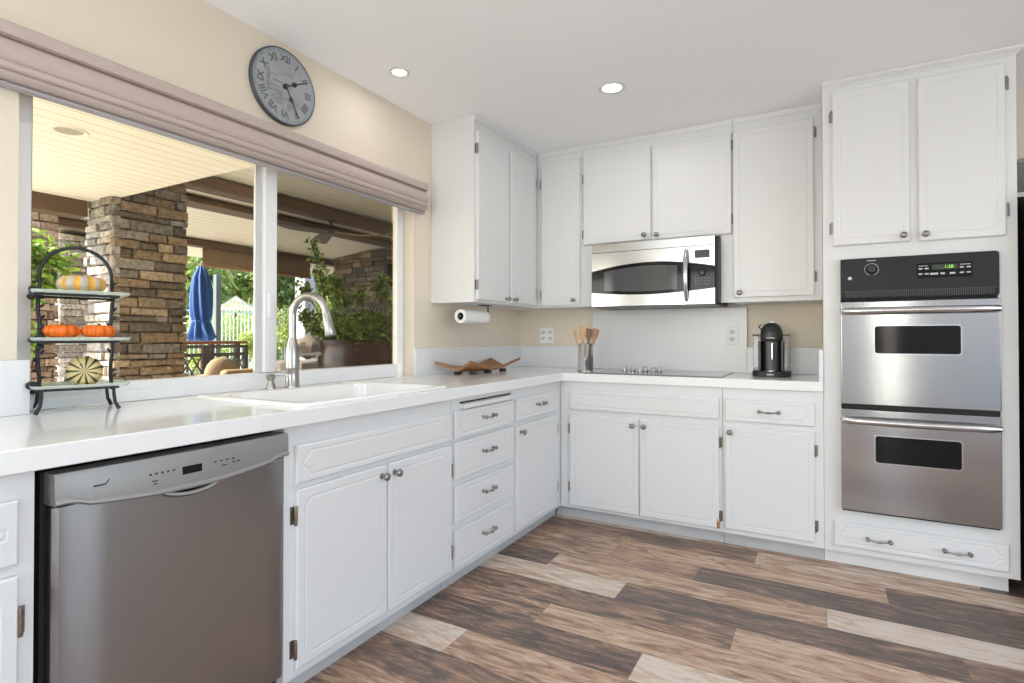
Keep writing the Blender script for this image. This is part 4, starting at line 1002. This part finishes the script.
# foliage helper
LEAF = attr_mat('leaf', .5, 0, 8, .25, trans=.35)
def leaves(mb, blobs, n, size, rng, pal, shell=.55):
    tot = sum(b[3] ** 2 for b in blobs)
    for cx, cy, cz, r in blobs:
        for _ in range(int(n * r * r / tot)):
            d = Vector((rng.gauss(0, 1), rng.gauss(0, 1), rng.gauss(0, 1))).normalized(); q = r * rng.uniform(shell, 1.08) 
            c = Vector((cx, cy, cz)) + d * q
            a = (d + Vector((rng.uniform(-1, 1), rng.uniform(-1, 1), rng.uniform(-1, .6)))).normalized(); b = a.cross(Vector((rng.uniform(-1, 1), rng.uniform(-1, 1), rng.uniform(-1, 1)))).normalized(); s = size * rng.uniform(.6, 1.3)
            nrm = a.cross(b) * s * .12
            v = [mb.bm.verts.new(p) for p in (c - a * s, c + b * s * .45 + nrm, c + a * s, c - b * s * .45 + nrm)]
            f1 = mb.face([v[0], v[1], v[2]]); f2 = mb.face([v[0], v[2], v[3]])
            k = rng.uniform(.7, 1.3); col = rng.choice(pal); mb.tone([f1, f2], tuple(x * k for x in col))
    return mb
BARK = mat('bark', (.10, .07, .045), .9, bump=.5, bscale=(30, 30, 8))
# citrus tree in a dark pot, at the left of the window
r = random.Random(21)
t = thing('citrus_tree', 'leafy citrus tree in a dark pot, seen beside the iron stand', 'tree', (-4.7, -1.75, ZP))
obj('pot', MB().lathe([(.20, .001), (.24, .05), (.27, .5), (.29, .55), (.25, .56), (.24, .5), (.01, .48)], (-4.7, -1.75, ZP), 24), mat('dark_red_pot', (.09, .035, .02), .3), t, smooth=40)
mb = MB(); mb.tube([(-4.7, -1.75, ZP + .48), (-4.68, -1.72, .9), (-4.66, -1.66, 1.5)], [.035, .03, .018], 8)
for q in range(7): mb.tube([(-4.67, -1.7, 1.1 + .08 * q), (-4.7 + r.uniform(-.35, .35), -1.5 + r.uniform(-.35, .4), 1.5 + r.uniform(0, .6))], [.012, .004], 6)
obj('trunk', mb, BARK, t, smooth=True)
bl = [(-4.70, -1.42, 2.0, .24), (-4.7, -1.62, 1.9, .30), (-4.62, -1.22, 1.90, .20), (-4.6, -1.45, 1.62, .24), (-4.72, -1.75, 1.62, .25), (-4.62, -1.2, 1.66, .15), (-4.7, -1.8, 2.02, .2), (-4.6, -1.48, 1.12, .18)]
CIT = ((.16, .30, .03), (.28, .42, .05), (.10, .21, .02), (.36, .48, .10))
obj('foliage', leaves(MB(), bl, 1500, .055, r, CIT, .2), LEAF, t, normals=False)

# glazed planter with shrub
pxx, pyy = -1.2, -.53
t = thing('potted_shrub', 'loose green shrub in a brown glazed planter close outside the window', 'potted plant', (pxx, pyy, ZP))
GLZ = mat('brown_glaze', (.06, .024, .018), .22, var=.5, bscale=(5, 5, 5), coat=.15)
obj('planter', MB().lathe([(.18, .001), (.22, .06), (.27, .6), (.285, 1.0), (.285, 1.10), (.265, 1.18), (.275, 1.235), (.255, 1.235), (.25, 1.18), (.01, 1.16)], (pxx, pyy, ZP), 36), GLZ, t, smooth=40)
r = random.Random(33); mb = MB(); tips = []
for q in range(26):
    a = r.uniform(0, 2 * PI); rad = r.uniform(.03, .16); hh = r.uniform(.2, .72) if q else 1.0; sp = r.uniform(.05, .36)
    b0 = Vector((pxx + rad * math.cos(a), pyy + rad * math.sin(a), 1.03)); b1 = b0 + Vector((sp * math.cos(a), sp * math.sin(a), hh * .6)); b2 = b0 + Vector((sp * 1.3 * math.cos(a), sp * 1.3 * math.sin(a), hh * .8))
    if q == 0: b0 = Vector((pxx - .05, pyy - .10, 1.03)); b1 = Vector((pxx - .06, pyy - .26, 1.45)); b2 = Vector((pxx - .08, pyy - .36, 1.83))
    mb.tube([b0, (b0 + b1) / 2 + Vector((r.uniform(-.03, .03), r.uniform(-.03, .03), 0)), b1, b2], [.009, .007, .005, .002], 6); tips.append((b0, b1, b2))
obj('branches', mb, BARK, t, smooth=True)
bl = []
for b0, b1, b2 in tips:
    for s in range(5):
        p = b1.lerp(b2, s / 4) if s > 1 else b0.lerp(b1, .4 + .3 * s); bl.append((*p, .07))
SH = ((.14, .21, .035), (.22, .31, .06), (.09, .14, .025), (.33, .40, .09))
obj('foliage', leaves(MB(), bl, 4600, .026, r, SH, .1), LEAF, t, normals=False)
mb = MB()                                                 # darker, denser plant behind, right of the planter
t = thing('potted_shrub', 'dense dark shrub in a plain pot behind the glazed planter', 'potted plant', (-2.3, .95, ZP))
obj('pot', MB().lathe([(.20, .001), (.27, .4), (.29, .6), (.26, .6), (.01, .56)], (-2.3, .95, ZP), 24), mat('clay_pot', (.12, .075, .05), .7), t, smooth=40)
bl = [(-2.3 + r.uniform(-.3, .3), .95 + r.uniform(-.45, .5), .72 + r.uniform(-.2, .55), .2) for _ in range(12)]
obj('foliage', leaves(MB(), bl, 2600, .035, r, ((.05, .09, .018), (.08, .14, .03), (.03, .06, .012)), .1), LEAF, t, normals=False)

# closed blue parasol
ux_, uy_ = -7.6, 2.10
t = thing('parasol', 'closed blue parasol tied round its pole at the edge of the patio', 'parasol', (ux_, uy_, ZP))
mb = MB(); rings = []
for z, rr_, tw in ((2.42, .02, 0), (2.36, .06, .05), (2.20, .12, .1), (1.95, .15, .2), (1.7, .155, .3), (1.52, .15, .4), (1.42, .125, .5), (1.30, .16, .6), (1.12, .21, .75), (1.08, .18, .8)):
    rings.append([(ux_ + rr_ * (1 + .22 * math.cos(8 * (2 * PI * k / 64) + tw)) * math.cos(2 * PI * k / 64 + tw), uy_ + rr_ * (1 + .22 * math.cos(8 * (2 * PI * k / 64) + tw)) * math.sin(2 * PI * k / 64 + tw), z + .03 * math.cos(8 * 2 * PI * k / 64) * (z < 1.2)) for k in range(64)])
mb.loops(rings); obj('canopy', mb, mat('blue_canvas', (.028, .085, .25), .8, bump=.2, bscale=(40, 40, 40)), t, smooth=60)
obj('tie', MB().lathe([(.135, 1.44), (.138, 1.42), (.135, 1.40)], (ux_, uy_, 0), 24), mat('blue_tie', (.03, .09, .28), .8), t, smooth=True)
obj('pole', MB().tube([(ux_, uy_, ZP + .05), (ux_, uy_, 2.46)], .024, 10), mat('parasol_pole', (.25, .16, .09), .6), t, smooth=True)
obj('foot', MB().lathe([(.28, .001), (.28, .05), (.05, .08), (.04, .2)], (ux_, uy_, ZP), 24), BLACK, t, smooth=40)
tag(obj('patio_post', MB().box(-8.24, -8.14, 2.72, 2.82, ZP - .12, 2.35), mat('grey_green_post', (.10, .12, .11), .6), org=(-8.2, 2.77, ZP), bevel=.006), 'dark grey post just beside the blue parasol', 'post')

# dining table with lattice-back chairs and a wicker seat
t = thing('patio_table', 'red-brown wooden patio table in front of the blue parasol', 'table', (-6.2, 1.4, ZP))
TW = mat('redwood', (.36, .12, .06), .5, var=.25, bscale=(6, 30, 6)); GW = mat('weathered_teak', (.13, .115, .10), .8, var=.25, bscale=(20, 20, 6))
obj('tabletop', MB().box(-6.6, -5.75, .3, 1.72, 1.035, 1.075), TW, t, bevel=.006)
for x in (-6.5, -5.85):
    for y in (.42, 1.6): obj('leg', MB().box(x - .035, x + .035, y - .035, y + .035, ZP + .001, 1.034), GW, t, bevel=.004)
def lattice_chair(loc, label):
    t = thing('patio_chair', label, 'chair', (*loc, ZP), 'lattice-back patio chairs')
    x0, y0 = loc; w = .56
    z0, z1 = ZP + .58, ZP + 1.13
    for s in (-1, 1):
        obj('leg', MB().box(x0 - .025, x0 + .025, y0 + s * w / 2 - .025, y0 + s * w / 2 + .025, ZP + .001, z1 + .02), GW, t, bevel=.004)
        obj('leg', MB().box(x0 - .52, x0 - .47, y0 + s * w / 2 - .025, y0 + s * w / 2 + .025, ZP + .001, ZP + .50), GW, t, bevel=.004)
    obj('seat', MB().box(x0 - .53, x0 + .02, y0 - w / 2, y0 + w / 2, ZP + .50, ZP + .535), GW, t, bevel=.004)
    mb = MB()
    for z in (z0, z1 - .11, z1): mb.box(x0 - .018, x0 + .018, y0 - w / 2 + .02, y0 + w / 2 - .02, z - .02, z + .022)
    hh = z1 - .13 - z0
    for k in range(2):
        ya = y0 - w / 2 + .03 + k * (w - .06) / 2; yb = ya + (w - .06) / 2
        for p, q in (((ya, z0), (yb, z0 + hh)), ((yb, z0), (ya, z0 + hh)), ((ya, z0 + hh / 2), ((ya + yb) / 2, z0 + hh)), ((yb, z0 + hh / 2), ((ya + yb) / 2, z0)), ((ya, z0 + hh / 2), ((ya + yb) / 2, z0)), ((yb, z0 + hh / 2), ((ya + yb) / 2, z0 + hh))):
            mb.tube([(x0, p[0], p[1]), (x0, q[0], q[1])], .011, 4)
    obj('lattice_back', mb, GW, t)
    obj('cushion', MB().box(x0 - .5, x0 - .03, y0 - w / 2 + .03, y0 + w / 2 - .03, ZP + .536, ZP + .60), mat('tan_cushion', (.42, .30, .17), .9), t, bevel=.02, seg=3)
lattice_chair((-5.10, .95), 'weathered lattice-back patio chair farther from the stone pillar, below the thatched parasol')
lattice_chair((-5.10, .34), 'weathered lattice-back patio chair nearer the stone pillar, below the blue parasol')
t = thing('wicker_chair', 'low tan cushioned chair with rounded arms near the stone pillar', 'chair', (-4.6, .75, ZP))
WK = mat('tan_wicker', (.30, .20, .11), .85, bump=.6, bscale=(60, 60, 60)); CUS = mat('sand_cushion', (.30, .225, .13), .9, bump=.15, bscale=(40, 40, 40))
obj('seat', MB().box(-5.0, -4.3, .35, 1.1, ZP + .10, ZP + .42), WK, t, bevel=.04, seg=3)
for y in (.30, 1.15): obj('armrest', MB().tube([(-5.0, y, ZP + .45), (-4.9, y, ZP + .70), (-4.6, y, ZP + .72), (-4.32, y, ZP + .66), (-4.28, y, ZP + .40)], .085, 12), WK, t, smooth=True)
obj('backrest', MB().box(-4.36, -4.22, .35, 1.1, ZP + .40, ZP + .86), WK, t, bevel=.05, seg=3)
mb = MB(); mb.ball((-4.52, .50, ZP + .80), .22, 18, 12, .55, 1.0, .95); obj('cushion', mb, CUS, t, smooth=True)
for x in (-4.95, -4.35):
    for y in (.4, 1.05): obj('leg', MB().box(x - .03, x + .03, y - .03, y + .03, ZP + .001, ZP + .10), WK, t)

# boulders below the shrub
r = random.Random(6)
def boulder(x, y, z0, s, label):
    mb = MB(); mb.ball((x, y, z0 + s * .75), s, 10, 7, 1.1, .9, .8)
    for v in mb.bm.verts: v.co += Vector((r.uniform(-.12, .12), r.uniform(-.12, .12), r.uniform(-.1, .1))) * s
    tag(obj('boulder', mb, mat('grey_boulder', (.20, .16, .12), .9, bump=.6, var=.3, bscale=(12, 12, 12)), org=(x, y, z0), smooth=30), label, 'rock', 'garden boulders')
struct('garden_wall', MB().box(-8.3, -6.9, 3.7, 7.6, -.26, .62), mat('planter_wall', (.24, .20, .15), .9, var=.2, bscale=(5, 5, 5)), bevel=.02)
boulder(-7.3, 4.2, .70, .30, 'round tan boulder on the low wall, seen behind the faucet')
boulder(-7.5, 5.2, .70, .34, 'larger tan boulder on the low wall, seen beside the planter')

# metal fence far off: each panel a thing
FM = mat('pale_green_fence', (.42, .47, .42), .5, .2)
for k in range(4):
    ya = 3.0 + 2.1 * k; t = thing('fence_panel', 'pale metal picket fence panel, %s from the blue parasol' % ('first', 'second', 'third', 'fourth')[k], 'fence', (-12, ya, -.25), 'picket fence panels')
    for y in (ya + .03,): obj('post', MB().box(-12.03, -11.97, y - .03, y + .03, -.249, 1.98), FM, t)
    mb = MB()
    for z in (.2, 1.80): mb.box(-12.015, -11.985, ya + .06, ya + 2.1, z, z + .04)
    obj('rail', mb, FM, t)
    mb = MB()
    for i in range(18): mb.box(-12.012, -11.988, ya + .12 + i * .112, ya + .145 + i * .112, -.1, 1.93)
    obj('picket', mb, FM, t)
# thatched garden parasol far behind the fence
t = thing('thatched_parasol', 'pale thatched parasol beyond the picket fence', 'parasol', (-15.5, 8.1, -.25))
obj('thatch', MB().lathe([(.85, 2.02), (.80, 2.06), (.32, 2.32), (.10, 2.50), (.02, 2.56)], (-15.5, 8.1, 0), 24), mat('dry_thatch', (.42, .34, .23), .95, bump=.6, bscale=(30, 30, 10)), t, smooth=True)
obj('pole', MB().tube([(-15.5, 8.1, -.249), (-15.5, 8.1, 2.1)], .05, 8), BARK, t)
mb = MB(); n = 20; rh = random.Random(2)
Vh = [[mb.bm.verts.new((-26 - 14 * i / n, -14 + 60 * j / n, -.3 + 13 * (i / n) ** .8 + rh.uniform(-.5, .5) * (i > 0))) for j in range(n + 1)] for i in range(n + 1)]
for i in range(n):
    for j in range(n): mb.face([Vh[i][j], Vh[i + 1][j], Vh[i + 1][j + 1], Vh[i][j + 1]])
struct('hillside', mb, mat('scrubby_hillside', (.20, .26, .08), .95, bump=1.0, var=.55, bscale=(2.2, 2.2, 2.2)), smooth=60, normals=False)
# trees and shrubs beyond the fence
TP = ((.22, .30, .07), (.32, .40, .11), (.14, .20, .045), (.44, .48, .18))
TP2 = ((.32, .42, .07), (.44, .52, .12), (.22, .32, .05), (.55, .60, .20))
r = random.Random(77)
def tree(x, y, h, rad, label, pal, n, sz, name='garden_tree'):
    t = thing(name, label, 'tree' if name == 'garden_tree' else 'shrub', (x, y, -.25), 'trees beyond the patio' if name == 'garden_tree' else 'sunlit shrubs beyond the patio')
    mb = MB(); mb.tube([(x, y, -.249), (x + .1, y, h * .5), (x, y + .1, h * .8)], [rad * .09, rad * .06, rad * .02], 8); obj('trunk', mb, BARK, t, smooth=True)
    bl = [(x + r.uniform(-.6, .6) * rad, y + r.uniform(-.6, .6) * rad, h - rad * .8 + r.uniform(-.9, .5) * rad * .8, rad * r.uniform(.38, .6)) for _ in range(11)]
    obj('foliage', leaves(MB(), bl, n, sz, r, pal, .5), LEAF, t, normals=False)
for (x, y, h, rad), l in zip(((-17.5, 7.5, 5.4, 1.9), (-20.0, 12.2, 6.2, 1.9), (-16.0, 14.4, 5.4, 1.8), (-19.0, 18.8, 6.4, 2.1), (-23.0, 10.6, 8.0, 2.2), (-23.2, 15.2, 8.4, 2.2)),
        ('leafy tree behind the fence, beside the blue parasol', 'leafy tree rising over the thatched parasol', 'tree seen through the arch of the faucet', 'tree showing above the glazed planter', 'taller farther tree above the blue parasol', 'taller farther tree just under the rolled patio blind')):
    tree(x, y, h, rad, l, TP, 4400, .17)
for (x, y, h, rad), l in zip(((-13.4, 5.5, 1.9, .7), (-13.8, 7.2, 2.1, .8), (-10.9, 5.6, 1.3, .5), (-9.6, 6.0, 2.1, .7), (-10.2, 8.0, 2.6, .95), (-11.1, 4.5, .9, .4)),
        ('rounded bright shrub behind the picket fence by the blue parasol', 'bright shrub behind the picket fence below the thatched parasol', 'low bright shrub before the fence, next to the window stile', 'tall sunlit shrub just left of the faucet neck', 'sunlit shrub seen inside the faucet arch', 'lowest bright shrub in front of the picket fence')):
    tree(x, y, h, rad, l, TP2, 1700, .065, 'garden_shrub')
